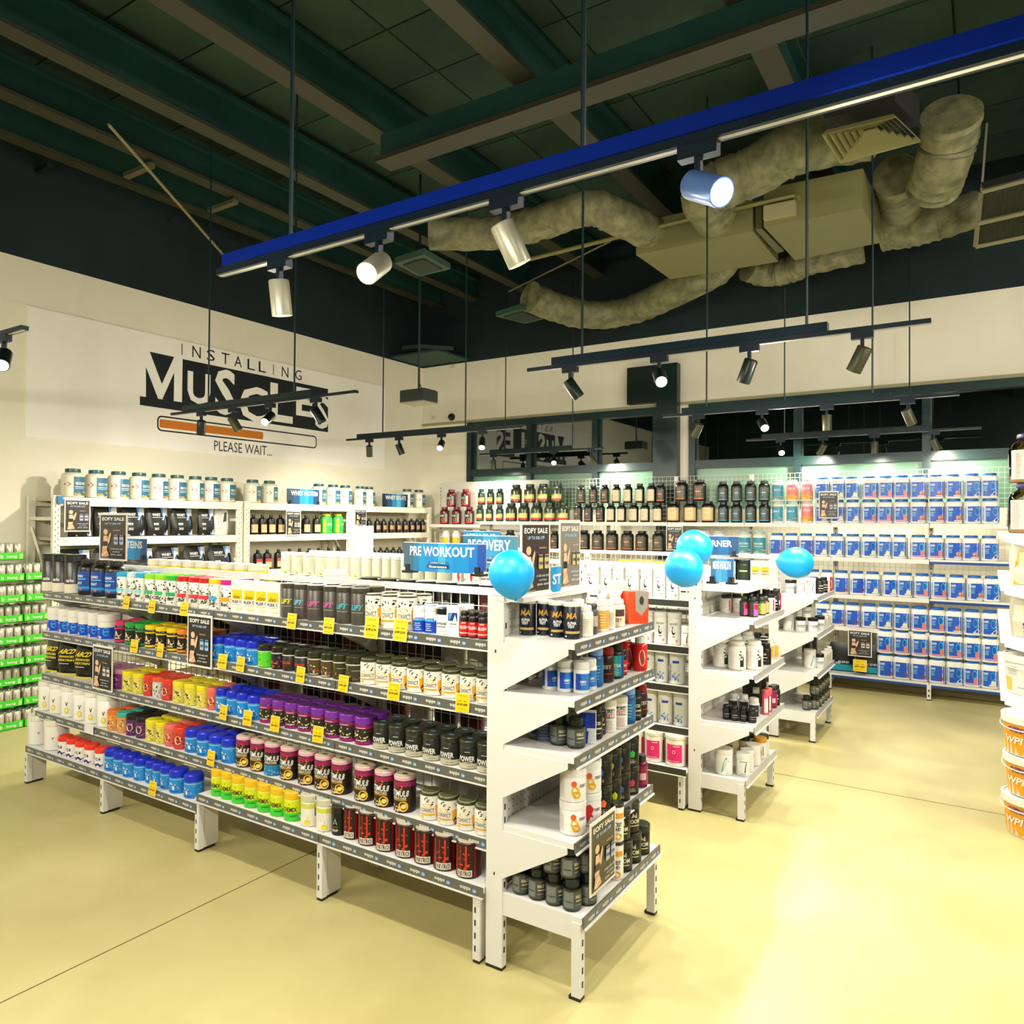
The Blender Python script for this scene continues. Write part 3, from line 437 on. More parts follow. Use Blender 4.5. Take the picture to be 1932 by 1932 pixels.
T('redj', 'dark red jar', 'jar', .07, .25, '5a0c14', '7a101c', [('r', -60, 60, .1, .88, '3a3028'), ('r', -60, 60, .04, .14, 'e0143c'), ('t', 'ISO', -8, .66, 50, .18, 'f8f4ea', .04), ('e', 6, .32, 20, .14, 'f09a5c'), ('r', 34, 60, .14, .84, 'b8b8a0')], nr=.6, lh=.04, sh=.72, bodyrough=.25)
T('isoT', 'teal-labelled white jar', 'jar', .08, .26, 'f0f4ea', 'b8dcd8', [('r', -60, 60, .06, .96, '3c9cb0'), ('t', 'ISO100', -6, .6, 76, .13, 'f6fbf8', .04), ('r', -40, 36, .42, .45, 'e8f4f0'), ('b', 4, 10, -30, 50, .08, .26, 10, .06, 'f4c83c')], nr=.66, lh=.02, sh=.76)
T('isoS', 'small teal-labelled white jar', 'jar', .066, .235, 'f6f4ec', 'cfe8e4', [('r', -60, 60, .06, .96, '3ca0c0'), ('t', 'ISO', -6, .66, 60, .13, 'f6fbf8', .04), ('b', 4, 10, -40, 50, .08, .26, 10, .06, 'f4b83c')], nr=.7, lh=.016, sh=.8)
T('isoP', 'small pink-labelled white jar', 'jar', .066, .235, 'f6f4ec', 'f4c8c0', [('g', -60, 60, .06, .96, ['f08a98']), ('r', -60, 60, .06, .36, 'f6a43c'), ('r', -60, 60, .36, .56, 'f48a78'), ('t', 'ISO', -6, .72, 60, .13, 'fff4f4', .04), ('b', 4, 10, -40, 50, .08, .26, 10, .06, 'f8d84c')], nr=.7, lh=.016, sh=.8)
T('yelt', 'white-capped tub with yellow label', 'jar', .06, .22, 'f6f4ec', 'e8f2f6', [('r', -60, 60, .06, .7, 'f7c81c')], nr=.7, lh=.02, sh=.8)
T('dark', 'plain dark jar', 'jar', .07, .24, '20281e', '15201a', [('r', -60, 60, .1, .9, '3c4030')], nr=.66, lh=.04, sh=.66)
T('gvb', 'black bag with turquoise base', 'pouch', .15, .3, '121816', '121816', [('r', -.9, .9, .04, .26, '1ca8c0'), ('t', 'BLEND', .2, .34, .9, .07, 'e8f4f0', .03), ('t', '2KG', -.3, .3, .4, .07, 'e8f4f0', .03)])
# rack goods
T('iso', 'white and teal whey jar', 'jar', .094, .265, 'f4efd8', '15585e', [('r', 20, 110, .05, 1.0, '1c6c8c'), ('t', 'ISO100', 62, .66, 66, .14, 'f4f8f0', .04), ('r', 26, 96, .48, .51, 'e8f4f0'), ('r', 26, 80, .4, .42, 'e8f4f0'), ('b', 4, 12, 26, 105, .08, .24, 10, .06, 'f7a81c'), ('b', 5, 8, 40, 105, .06, .3, 10, .05, 'fbe04c'), ('p', [(-28, .68), (-28, .56), (-24, .56), (-24, .68)], 'e01c2c'), ('p', [(-24, .64), (-10, .62), (-24, .60)], 'e01c2c'), ('p', [(-14, .74), (2, .62), (-14, .50), (-9, .50), (8, .62), (-9, .74)], 'e0383c')], nr=.62, lh=.032, sh=.72)
T('bagw', 'black bag with blue curve', 'pouch', .14, .29, '141612', '141612', [('p', [(-.6, .02), (.35, .62), (.3, .96), (.92, .96), (.92, .02)], 'dfe8f8'), ('p', [(.35, .6), (.2, .96), (.45, .96), (.62, .5), (.6, .02), (.48, .02)], '5ca4ec'), ('t', 'WHEY', -.3, .72, .8, .1, 'f4f4ee', .04), ('r', -.7, .3, .62, .635, 'e8e8e0'), ('t', '999', -.42, .4, .45, .09, 'ffffff', .04), ('t', '2KG', -.42, .24, .4, .08, 'ffffff', .04)])
T('bagb', 'white bag turned to its back', 'pouch', .13, .27, 'eceae4', 'eceae4', [('r', -.8, 0, .2, .9, 'f8f6f0'), ('p', [(.1, .5), (.4, .9), (.7, .9), (.6, .55)], '2c4438')]+[('r', -.7, -.1, .25+.08*i, .28+.08*i, 'd8c8c0') for i in range(8)])
T('pump', 'black bottle with peach label', 'bottle', .05, .225, '12120c', '12120c', [('r', -60, 60, .1, .8, 'f0c890'), ('p', [(-60, .5), (60, .4), (60, .34), (-60, .44)], '4c2c1c'), ('p', [(-30, .8), (60, .9), (60, .66)], 'b87850'), ('r', -40, 30, .14, .24, 'fbf2e0')], nr=.34, lh=.03, sh=.62)
T('pumpr', 'black bottle with red-topped label', 'bottle', .05, .225, '12120c', '12120c', [('r', -60, 60, .1, .6, 'f0c890'), ('r', -60, 60, .6, .88, 'c8404c'), ('p', [(-60, .5), (60, .4), (60, .34), (-60, .44)], '4c2c1c')], nr=.34, lh=.03, sh=.62)
T('pumpd', 'small dark peach-labelled bottle', 'bottle', .042, .2, '12120c', '12120c', [('r', -60, 60, .3, .75, 'c89868'), ('p', [(-60, .5), (60, .4), (60, .34), (-60, .44)], '3c241c'), ('r', -60, 60, .1, .3, '2c1c14')], nr=.4, lh=.03, sh=.66)
T('wpg', 'green jar with yellow stripe', 'jar', .075, .25, '30b84c', 'e8e01c', [('r', -180, 180, 0, 1, '34c050'), ('r', -60, -34, 0, 1, 'f0ec1c'), ('t', 'WPI', 8, .62, 60, .18, 'e8ffe0', .04), ('r', -20, 40, .2, .26, '1c8c38')], nr=.66, lh=.03, sh=.72)

# ================================================================== THE SETTING
XL, YB, ZP, ZC = -7.41, 8.95, 4.11, 5.45
XR, YF = 5.2, -5.0
f = MB(); f.box(XL-.2, XR+.2, YF-.2, YB+3.5, -.12, 0, FLOOR); floor = struct('floor', f)
for a in (((-2.98, -2.975), (YF, YB)), ((1.35, 1.355), (YF, YB)), ((XL, XR), (5.34, 5.345)), ((XL, XR), (-.2, -.195))):
    g = MB(); g.box(a[0][0], a[0][1], a[1][0], a[1][1], -.001, .0012, M('6d5a34', .8)); obj('floor_joint', g, floor)
wl = MB(); wl.box(XL-.2, XL, YF-.2, YB+.2, 0, ZP, WALL); wl.box(XL-.2, XL, YF-.2, YB+.2, ZP, ZC, BLACKWALL); struct('wall_left', wl)
# back wall with two strips of window
WZ0, WZ1 = 1.9, 3.20; A0, A1 = -6.53, -3.52; B0, B1 = -3.13, XR
wb = MB()
wb.box(XL, XR, YB, YB+.2, WZ1, ZP, WALL); wb.box(XL, XR, YB, YB+.2, ZP, ZC, BLACKWALL); wb.box(XL, XR, YB, YB+.2, 0, WZ0, WALL)
wb.box(XL, A0, YB, YB+.2, WZ0, WZ1, WALL); wb.box(A1, B0, YB, YB+.2, WZ0, WZ1, WALL); struct('wall_back', wb)
g = MB(); g.box(XR, XR+.2, YF-.2, YB+.2, 0, ZC, M('10191a', .3)); struct('wall_right', g)      # dark night glazing of the shop front
g = MB(); g.box(XL, XR, YF-.2, YF, 0, ZC, M('10191a', .3)); struct('wall_front', g)
GL = glassmat('night_glass', (.75, .85, .82), .16); FRM = M('0b2f30', .35)
def window(n, x0, x1, mull):
    r = link(f'window_{n}', None); r['kind'] = 'structure'
    for (a, b, c, d) in ((x0, x1, WZ1-.09, WZ1), (x0, x1, 2.40, 2.50)): g = MB(); g.box(a, b, YB-.03, YB+.12, c, d, FRM); obj('window_frame', g, r, smooth=False)
    xs = [x0+.04]+list(mull)+[x1-.04]
    for x in xs: g = MB(); g.box(x-.04, x+.04, YB-.035, YB+.12, WZ0, WZ1, FRM); obj('mullion', g, r, smooth=False)
    for a, b in zip(xs[:-1], xs[1:]):
        g = MB(); g.box(a+.04, b-.04, YB+.04, YB+.05, 2.50, WZ1-.09, GL); obj('pane', g, r, smooth=False)
        g = MB(); g.box(a+.04, b-.04, YB+.04, YB+.05, WZ0, 2.40, noisy('reflection_tint', '587c68', '668c74', .6, .25)); obj('lower_pane', g, r, smooth=False)  # lower glass row; its whitish reflection is painted as pale green
window(1, A0, A1, [Xof(1000, YB, 2.8), Xof(1124, YB, 2.8)])
window(2, B0, B1, [Xof(1505, YB, 2.8), Xof(1748, YB, 2.8), 1.9, 3.6])
# what the night shows outside: a dim soffit wall of the arcade
g = MB(); g.box(-9, 6, YB+3.2, YB+3.4, 0, 5, noisy('arcade_render', '24362e', '30443a', 1, .8)); o = struct('wall_outside', g)
tr = MB(); tr.box(XL, XR, YB-.012, YB, WZ1, WZ1+.04, M('b9b58c', .6)); struct('trim_1', tr)
# dark column in front of the pier, with its black head panel
g = MB(); g.box(-3.52, -3.25, YB-.12, YB, 0, 3.72, M('082a2a', .3)); g.box(-3.92, -3.52, YB-.12, YB-.0, 3.25, 3.72, M('0a2220', .35)); tag(obj('column', g, smooth=False), 'dark square column with black head panel between the two windows', 'column')
# ceiling: dark tile grid above steel
ct = MB(); ct.box(XL, XR, YF, YB, ZC, ZC+.1, M('0a1614', .9)); ceil = struct('ceiling', ct)
TW, TD = 1.2, .6
t = MB(); t.box(.008, TW-.008, .008, TD-.008, 0, .02, CEIL); tile = t.make('ceiling_tile', False)
for i in range(8):
    for j in range(15):
        x, y = XL+i*TW, YB-(j+1)*TD
        if y < .2: continue
        link('ceiling_tile', tile, ceil, (x, y, ZC-.021))
# roof steel running away from the camera, one rafter across, struts and braces
def cbeam(x, z0, z1, wd, label, n='purlin'):
    g = MB(); g.box(x-wd/2, x+wd/2, YF+.1, YB-.02, z0, z0+.03, M('3e3e2a', .6)); g.box(x-.015, x+.015, YF+.1, YB-.02, z0+.03, z1, BEAM); g.box(x-wd/2, x+wd/2, YF+.1, YB-.02, z1, z1+.03, BEAM)
    tag(obj(n, g, smooth=False), label, 'beam')
cbeam(-7.05, 4.98, 5.28, .13, 'slim steel roof beam nearest the left wall')
cbeam(-6.4, 5.0, 5.28, .15, 'slim steel roof beam, second from the left wall')
cbeam(-5.5, 4.98, 5.33, .16, 'deep steel roof beam crossing above the hanging sign lamps')
cbeam(-4.37, 5.0, 5.36, .18, 'deep steel roof beam above the near lamp track')
cbeam(-2.9, 5.0, 5.36, .18, 'deep steel roof beam above the flexible ducts')
cbeam(-1.3, 5.0, 5.36, .18, 'deep steel roof beam above the air diffuser')
cbeam(.6, 5.0, 5.36, .18, 'deep steel roof beam at the far right')
g = MB(); g.box(-4.3, XR-.02, 4.55, 4.75, 4.72, 4.76, M('3c3c2a', .6)); g.box(-4.3, XR-.02, 4.62, 4.68, 4.76, 4.98, BEAM); tag(obj('rafter', g, smooth=False), 'steel rafter running crosswise above the near lamp track', 'beam')
k = 0
for (px, py, ln) in ((262, 318, .42), (420, 385, .42), (80, 316, .3), (165, 372, .3), (308, 418, .3), (430, 465, .3)):
    p = onZ(px, py, 4.97); g = MB(); g.box(-ln/2, ln/2, -.03, .03, -.02, .02, M('6e6d4c', .6) if k < 2 else M('0c1c18', .6))
    o = obj('bridging_strut', g, loc=(p.x, p.y, 4.95), smooth=False); k += 1
    tag(o, ('pale', 'pale', 'dark', 'dark', 'dark', 'dark')[k-1]+' short strut bridging roof beams, '+('nearer the wall lamps', 'right of the long brace', 'at the far left corner', 'second from the left corner', 'third from the left corner', 'nearest the lamp track end')[k-1], 'strut')
def rod(pts, r, m, name, label, cat): g = MB(); g.tube(pts, r, 6, m); return tag(obj(name, g), label, cat)
rod([onZ(205, 235, 4.93), onX(440, 502, -7.36)], .014, M('a59f70', .5), 'diagonal_brace', 'pale diagonal brace rod across the dark roof at left', 'brace')
rod([onZ(960, 550, 4.7), onZ(1152, 455, 4.9)], .01, M('8f8b5c', .5), 'diagonal_brace', 'thin diagonal brace rod left of the silver ducts', 'brace')
rod([onZ(960, 499, 4.6), onZ(1309, 411, 4.6), onZ(1500, 368, 4.6)], .022, M('8f8b50', .45), 'refrigerant_pipe', 'pale insulated pipe running across under the ducts', 'pipe')
rod([onZ(1500, 368, 4.6), onZ(1514, 388, 4.58), onZ(1524, 402, 4.5)], .03, M('8f8b50', .45), 'pipe_elbow', 'bent end of pale pipe at the air unit', 'pipe')
# sawtooth panel by the corner
g = MB(); g.box(XL+.01, XL+.9, YB-.75, YB-.02, ZP+.02, ZP+.05, M('214a44', .7)); tag(obj('ceiling_vent', g, smooth=False), 'flat dark vent panel in the corner above the projector', 'vent')

# ================================================================== AIR CONDITIONING
def duct(pts, r, label, seed=0, n=20):
    rr = random.Random(seed); P = [Vector(p) for p in pts]; path = []; rs = []
    for i in range(len(P)-1):
        a, b, c, d = P[max(i-1, 0)], P[i], P[i+1], P[min(i+2, len(P)-1)]
        for j in range(10):
            t = j/10; path.append(.5*((2*b)+(c-a)*t+(2*a-5*b+4*c-d)*t*t+(3*b-a-3*c+d)*t**3))
    path.append(P[-1]); rs = [r*(1+rr.uniform(-.045, .03)+(.03 if i % 3 == 0 else -.02)) for i in range(len(path))]
    g = MB(); g.tube(path, rs, n, DUCT); return tag(obj('flexible_duct', g), label, 'duct')
d1 = duct([onZ(810, 440, 4.75), onZ(930, 440, 4.75), onZ(1020, 420, 4.72), onZ(1110, 392, 4.72), onZ(1170, 412, 4.65), onZ(1240, 445, 4.6)], .17, 'wrinkled silver duct running behind the near lamp track', 1)
d2 = duct([onZ(1000, 560, 4.45), onZ(1050, 580, 4.4), onZ(1110, 594, 4.38), onZ(1180, 588, 4.4), onZ(1250, 560, 4.42), onZ(1345, 512, 4.5), onZ(1370, 480, 4.6)], .18, 'drooping silver duct looping below the air unit', 2)
d3 = duct([onZ(1640, 252, 4.9), onZ(1500, 280, 4.8), onZ(1430, 320, 4.75), onZ(1370, 345, 4.7), onZ(1330, 370, 4.65), onZ(1355, 415, 4.62)], .21, 'thick silver duct behind the blue lamp, curving down', 3)
d4 = duct([onZ(1410, 505, 4.55), onZ(1450, 515, 4.52), onZ(1490, 508, 4.52), onZ(1530, 492, 4.55), onZ(1630, 468, 4.6)], .15, 'crumpled silver duct along the far edge of air unit', 4)
d5 = duct([onZ(1795, 215, 4.9), onZ(1790, 262, 4.8), onZ(1780, 300, 4.7), onZ(1762, 350, 4.62)], .21, 'fat silver duct hanging at top right', 5)
d6 = duct([onZ(1668, 440, 4.6), onZ(1720, 432, 4.58), onZ(1780, 415, 4.6), onZ(1855, 390, 4.7)], .17, 'silver duct leaving the right end of air unit', 6)
d7 = duct([onZ(1690, 330, 4.8), onZ(1700, 380, 4.75), onZ(1690, 410, 4.7)], .19, 'dark upright duct left of the hanging fat duct', 7)
AC = M('8d8a58', .55)
def panelbox(a, b, c, d, z, h, m):
    g = MB(); g.prism([(*p.xy, z) for p in (a, b, c, d)], (0, 0, h), m); return g
ac = thing('air_unit', 'flat olive ceiling air unit in two boxes under the ducts', 'air conditioner', (-1.9, 7.3, 4.4))
def acp(name, pts, z, h, m):
    q = [onZ(x, y, z) for x, y in pts]; g = MB(); g.prism([(p.x+1.9, p.y-7.3, z-4.4) for p in q], (0, 0, h), m); obj(name, g, ac, smooth=False)
acp('near_box', [(1200, 481), (1420, 436), (1468, 494), (1265, 527)], 4.4, .32, AC)
acp('joining_collar', [(1425, 434), (1437, 431), (1480, 474), (1466, 478)], 4.42, .25, M('6f6d46', .5))
acp('far_box', [(1441, 428), (1628, 393), (1662, 458), (1500, 491)], 4.4, .34, AC)
acp('control_box', [(1440, 414), (1500, 402), (1504, 410), (1444, 422)], 4.44, .12, M('b9b184', .5))
df = thing('air_diffuser', 'square louvred air diffuser at the top right', 'vent', (-.9, 5.6, 4.5))
dq = [onZ(x, y, 4.5) for x, y in ((1551, 256), (1585, 309), (1738, 268), (1690, 222))]
ctr = sum(dq, Vector())/4
for i in range(6):
    s0, s1 = 1-.15*i, 1-.15*i-.09; g = MB()
    for a in range(4):
        p, q = dq[a], dq[(a+1) % 4]; P_ = [ctr+(p-ctr)*s0, ctr+(q-ctr)*s0, ctr+(q-ctr)*s1, ctr+(p-ctr)*s1]
        z0 = 4.5+.012*i; pts = [(P_[0].x+.9, P_[0].y-5.6, z0-4.5), (P_[1].x+.9, P_[1].y-5.6, z0-4.5), (P_[2].x+.9, P_[2].y-5.6, z0+.035-4.5), (P_[3].x+.9, P_[3].y-5.6, z0+.035-4.5)]
        g.prism(pts, (0, 0, .008), M('9d9960', .5))
    obj('louvre', g, df, smooth=False)
g = MB(); g.prism([(ctr.x+(p.x-ctr.x)*.97+.9, ctr.y+(p.y-ctr.y)*.97-5.6, .12) for p in dq], (0, 0, .2), M('15170c', .8)); obj('plenum', g, df, smooth=False)
# small vents on the left of the ducts
for (q, lb) in ((((935, 597), (985, 582), (1035, 600), (990, 611)), 'square ceiling diffuser beside the drooping duct'), (((726, 664), (788, 657), (856, 688), (780, 690)), 'square dark diffuser above the hanging projector'), (((745, 497), (800, 480), (850, 508), (790, 522)), 'square diffuser in the glow of the second lamp')):
    P_ = [onZ(x, y, 4.3) for x, y in q]; P_ = [p if p.y < YB-.05 else p*((YB-.06)/p.y)+Vector((0, 0, 4.3-4.3*(YB-.06)/p.y)) for p in P_]
    g = MB(); g.prism([(p.x, p.y, 4.3) for p in P_], (0, 0, .06), M('3c5c4c', .6)); c0 = sum(P_, Vector())/4
    g.prism([(c0.x+(p.x-c0.x)*.7, c0.y+(p.y-c0.y)*.7, 4.285) for p in P_], (0, 0, .014), M('22352c', .7)); tag(obj('ceiling_diffuser', g, smooth=False), lb, 'vent')
# heater / return grille at the right edge
hp = [onX(1858, 362, .02), onX(1842, 466, .02)]
hg = thing('hanging_grille', 'chain-hung grille with fine black fins at top right', 'grille', (0, 7, 4.2))
ga, gb, gc, gd = onZ(1852, 362, 4.5), onZ(1841, 465, 4.15), onZ(2010, 430, 4.15), onZ(2010, 320, 4.5)
def L(p): return Vector(p)-Vector((0, 7, 4.2))
def strip(p, q, w_, m): g = MB(); g.tube([L(p), L(q)], w_, 4, m); return g
for n_, p, q in (('grille_frame', ga, gb), ('grille_frame', gb, gc), ('grille_frame', ga, gd), ('grille_frame', (ga+gb)/2+Vector((0, 0, -.03)), (gc+gd)/2+Vector((0, 0, -.03)))): obj(n_, strip(p, q, .022, M('8f8b68', .4)), hg, smooth=False)
fins = MB()
for i in range(46):
    t = (i+.5)/46; p = ga.lerp(gd, t); q = gb.lerp(gc, t); fins.tube([L(p), L(q)], .007, 4, M('3b3c28', .4))
fo = obj('fins', fins, hg, smooth=False); fo['kind'] = 'stuff'
g = MB(); g.prism([L(ga), L(gb), L(gc), L(gd)], (0, 0, .05), M('0a0b06', .6)); g.v = [(x, y, z+.03) for x, y, z in g.v]; obj('backing', g, hg, smooth=False)
ch = MB(); pa, pb = onZ(1862, 235, 5.1), ga
for i in range(34): p = pa.lerp(pb, i/33); ch.box(p.x-.008, p.x+.008, p.y-.004, p.y+.004, p.z-.012, p.z+.012, M('d8d4c0', .3, .6))
tag(obj('hanging_chain', ch, smooth=False), 'thin bright chain holding the grille at top right', 'chain')

# ================================================================== LAMP TRACKS
ZT = 2.67
BULB = M('fffaf0', .3, 0, 9.0)
def head(x, y, z, pan, tilt, shell, label, power=SPOT_W, on=True, size=1.0, group=None, lamp=True):
    """pan: compass direction of the beam (deg, 0 = +Y), tilt: degrees below the horizon"""
    h = thing('track_lamp', label, 'lamp', (x, y, z), group=group)
    g = MB(); g.box(-.05, .05, -.016, .016, -.035, 0, NAVY); obj('track_adapter', g, h, smooth=False)
    g = MB(); g.box(-.008, .008, -.01, .01, -.085, -.03, NAVY); obj('stem', g, h, smooth=False)
    d = Vector((math.sin(math.radians(pan))*math.cos(math.radians(tilt)), math.cos(math.radians(pan))*math.cos(math.radians(tilt)), -math.sin(math.radians(tilt))))
    q = d.to_track_quat('Z', 'Y'); R = .036*size; Ln = .125*size
    glare = 'glar' in label
    b = MB(); b.lathe([(R*.93, -.03), (R, -.026), (R, Ln-.03), (R*.9, Ln-.03), (R*.88, Ln-.045 if glare else .03)], 20, shell, cap=True)
    o = obj('lamp_shell', b, h, (0, 0, -.105)); o.rotation_mode = 'QUATERNION'; o.rotation_quaternion = q
    z_ = Ln-.0295 if glare else .032; b = MB(); b.lathe([(R*.84, z_), (R*.84, z_+.0015)], 20, BULB); o2 = obj('lens', b, h, (0, 0, -.105)); o2.rotation_mode = 'QUATERNION'; o2.rotation_quaternion = q
    if lamp:
        l = bpy.data.lights.new('lamp_beam', 'SPOT'); l.energy = power; l.spot_size = math.radians(172); l.spot_blend = 1.0; l.color = WARM; l.shadow_soft_size = .03
        s = bpy.data.objects.new('lamp_beam', l); COL.objects.link(s); s.parent = h; s.location = Vector((0, 0, -.105))+d*(Ln-.015)
        s.rotation_mode = 'QUATERNION'; s.rotation_quaternion = (-d).to_track_quat('Z', 'Y')
    return h
def track(x0, x1, y, label, tray=M('04222c', .3, .4), wires=(), trayx=None, ztop=ZC-.015):
    t = thing('lamp_track', label, 'lamp track', (x0, y, ZT), group=None)
    g = MB(); g.box(0, x1-x0, -.018, .018, 0, .022, NAVY); g.box(0, x1-x0, -.006, .006, -.0015, 0, M('d8d6c4', .3)); obj('track_rail', g, t, smooth=False)
    a, b = trayx or (x0+.18, x1-.45)
    g = MB(); g.box(a-x0, b-x0, -.028, .028, .022, .066, tray); obj('cable_tray', g, t, smooth=False)
    for wx in wires: g = MB(); g.tube([(wx-x0, 0, .06), (wx-x0+.002, 0, 1.2), (wx-x0, 0, ztop-ZT)], .0075, 6, M('0c2c30', .4)); obj('suspension_rod', g, t)
    return t
Y1, Y2, Y3, Y4 = 1.79, 3.97, 6.30, 8.60
def tx(px, Y): return Xof(px, Y, ZT)
track(tx(415, Y1), 1.2, Y1, 'near lamp track, blue flare sheen painted on its tray, crossing the picture', M('0a2c98', .25, .2), [tx(548, Y1), tx(1100, Y1)], (tx(430, Y1), 1.0))  # dark tray; the blue sheen of the flare is put into its colour
track(tx(997, Y2), tx(1757, Y2), Y2, 'dark lamp track before the dark column and back windows', M('062a38', .3, .3), [tx(1098, Y2), tx(1522, Y2)])
track(tx(1251, Y3), tx(1810, Y3), Y3, 'dark lamp track across the upper right window, nearer one', M('062a30', .3, .3), [tx(1333, Y3), tx(1646, Y3)])
track(tx(1408, Y4), tx(1852, Y4), Y4, 'farthest lamp track across the right window', M('06221e', .3, .3), [tx(1480, Y4), tx(1716, Y4)])
track(tx(325, Y2), tx(673, Y2), Y2, 'lamp track hanging before the wall sign', M('062a30', .3, .3), [tx(393, Y2), tx(555, Y2)])
track(tx(655, Y3), tx(983, Y3), Y3, 'lamp track hanging beside the ceiling projector', M('06282a', .3, .3), [tx(722, Y3), tx(878, Y3)])
track(tx(906, Y4), tx(1137, Y4), Y4, 'farthest lamp track before the left window', M('06282a', .3, .3), [tx(953, Y4), tx(1080, Y4)])
track(-5.9, tx(47, Y1), Y1, 'end of a lamp track at the left edge', M('4a5a78', .3, .3), [-4.6])
SH_LIT = M('c9c6ae', .35, .3); SB = M('10201c', .35, .2); SO = M('4a4a30', .4, .2)  # pale shell: light on the near heads put into its colour
def H(px, Y, pan, tilt, shell, lb, p=SPOT_W, size=1.0): head(tx(px, Y), Y, ZT, pan, tilt, shell, lb, p, size=size)
H(528, Y1, -10, 80, SH_LIT, 'pale cylinder lamp at the left end of near track', size=1.0)
H(715, Y1, 165, 35, SH_LIT, 'glaring lamp on near track, second from left', 45)
H(955, Y1, 35, 62, SH_LIT, 'pale cylinder lamp on near track, third from left')
H(1318, Y1, 120, 30, M('6f96e0', .3, .3), 'glaring blue-topped lamp on near track at right', 45)
H(1076, Y2, 60, 55, SB, 'dark lamp at left end of the track before the column', 48)
H(1244, Y2, 150, 35, SB, 'glaring lamp in front of the black column head', 45)
H(1414, Y2, -60, 62, SB, 'black lamp, third on the track before the column', 48)
H(1627, Y2, -60, 58, SO, 'brown-black lamp, rightmost on the track before the column', 48)
H(1318, Y3, -60, 55, SO, 'tilted lamp, leftmost on the nearer window track', 44)
H(1438, Y3, 150, 35, SB, 'glaring lamp, second on the nearer window track', 55)
H(1560, Y3, 0, 82, SO, 'upright olive lamp, third on the nearer window track', 44)
H(1712, Y3, 40, 60, SO, 'tilted olive lamp, fourth on the nearer window track', 44)
H(1473, Y4, 160, 35, SB, 'glaring lamp, leftmost on the farthest right track', 38)
H(1553, Y4, -60, 55, SO, 'tilted lamp, second on the farthest right track', 38)
H(1650, Y4, 0, 84, SO, 'upright lamp, third on the farthest right track', 38)
H(1762, Y4, 50, 62, SO, 'tilted lamp, rightmost on the farthest right track', 38)
H(380, Y2, -60, 66, SB, 'dark lamp, leftmost before the wall sign', 66)
H(440, Y2, 50, 60, SO, 'olive lamp, second before the wall sign', 66)
H(510, Y2, 160, 35, SB, 'glaring lamp, third before the wall sign', 66)
H(596, Y2, 60, 58, SB, 'dark lamp, rightmost before the wall sign', 66)
H(697, Y3, -40, 66, SO, 'olive lamp, leftmost on the track beside the projector', 80)
H(753, Y3, 40, 68, SB, 'dark lamp, second on the track beside the projector', 80)
H(833, Y3, 155, 35, SB, 'glaring lamp, third on the track beside the projector', 40)
H(910, Y3, 150, 50, SB, 'small glaring lamp, rightmost on the track beside the projector', 40)
H(931, Y4, 0, 86, SO, 'upright lamp, leftmost before the left window', 38)
H(1045, Y4, 150, 35, SB, 'glaring lamp before the left window', 30)
H(1115, Y4, 60, 55, SO, 'tilted lamp, rightmost before the left window', 38)
H(8, Y1, 120, 40, SB, 'glaring lamp at the left edge of the picture', 45)

# the same lamp tracks go on behind and beside the camera
def tracks_beyond(x0, x1, Y, n, lb, pan, tilt, p):
    track(x0, x1, Y, 'lamp track '+lb, M('062a30', .3, .3), [x0+.4, x1-.4])
    for i in range(n): head(x0+.3+(x1-x0-.6)*i/(n-1), Y, ZT, pan[i % len(pan)], tilt, SB, f'{ORD[i+1]} lamp from left on the track '+lb, p)
tracks_beyond(-6.1, -3.9, -.4, 4, 'behind the camera at left', [-20, 10], 38, 36)
tracks_beyond(-2.45, -.3, -.4, 4, 'straight behind the camera', [-40, -15], 38, 34)
tracks_beyond(1.3, 3.4, 1.79, 3, 'beside the camera on the right', [-50, -30], 40, 40)
tracks_beyond(1.3, 3.4, 3.97, 3, 'right of the picture, farther back', [-60, -35], 42, 45)

def globe(x, y, z, label, p):  # added out-of-view fill lamps that brighten the walls
    h = thing('fill_globe', label, 'lamp', (x, y, z)); g = MB(); g.lathe([(.15*math.sin(PI*(i+.2)/12.4), -.15*math.cos(PI*(i+.2)/12.4)) for i in range(13)], 20, M('fff4e0', .4, 0, 4.0)); obj('fill_shade', g, h)
    g = MB(); g.tube([(0, 0, .14), (0, 0, ZC-.01-z)], .008, 6, NAVY); obj('fill_rod', g, h)
    l = bpy.data.lights.new('fill_light', 'POINT'); l.energy = p; l.color = (1.0, .95, .83); l.shadow_soft_size = .16
    o = bpy.data.objects.new('fill_light', l); COL.objects.link(o); o.parent = h
globe(2.3, -1.6, 4.3, 'added unseen fill globe behind the camera on the right', FILL_W*.55)
globe(2.5, 2.2, 4.3, 'added unseen fill globe right of the picture', FILL_W)
globe(2.2, 5.4, 4.3, 'added unseen fill globe far right of the picture', FILL_W)

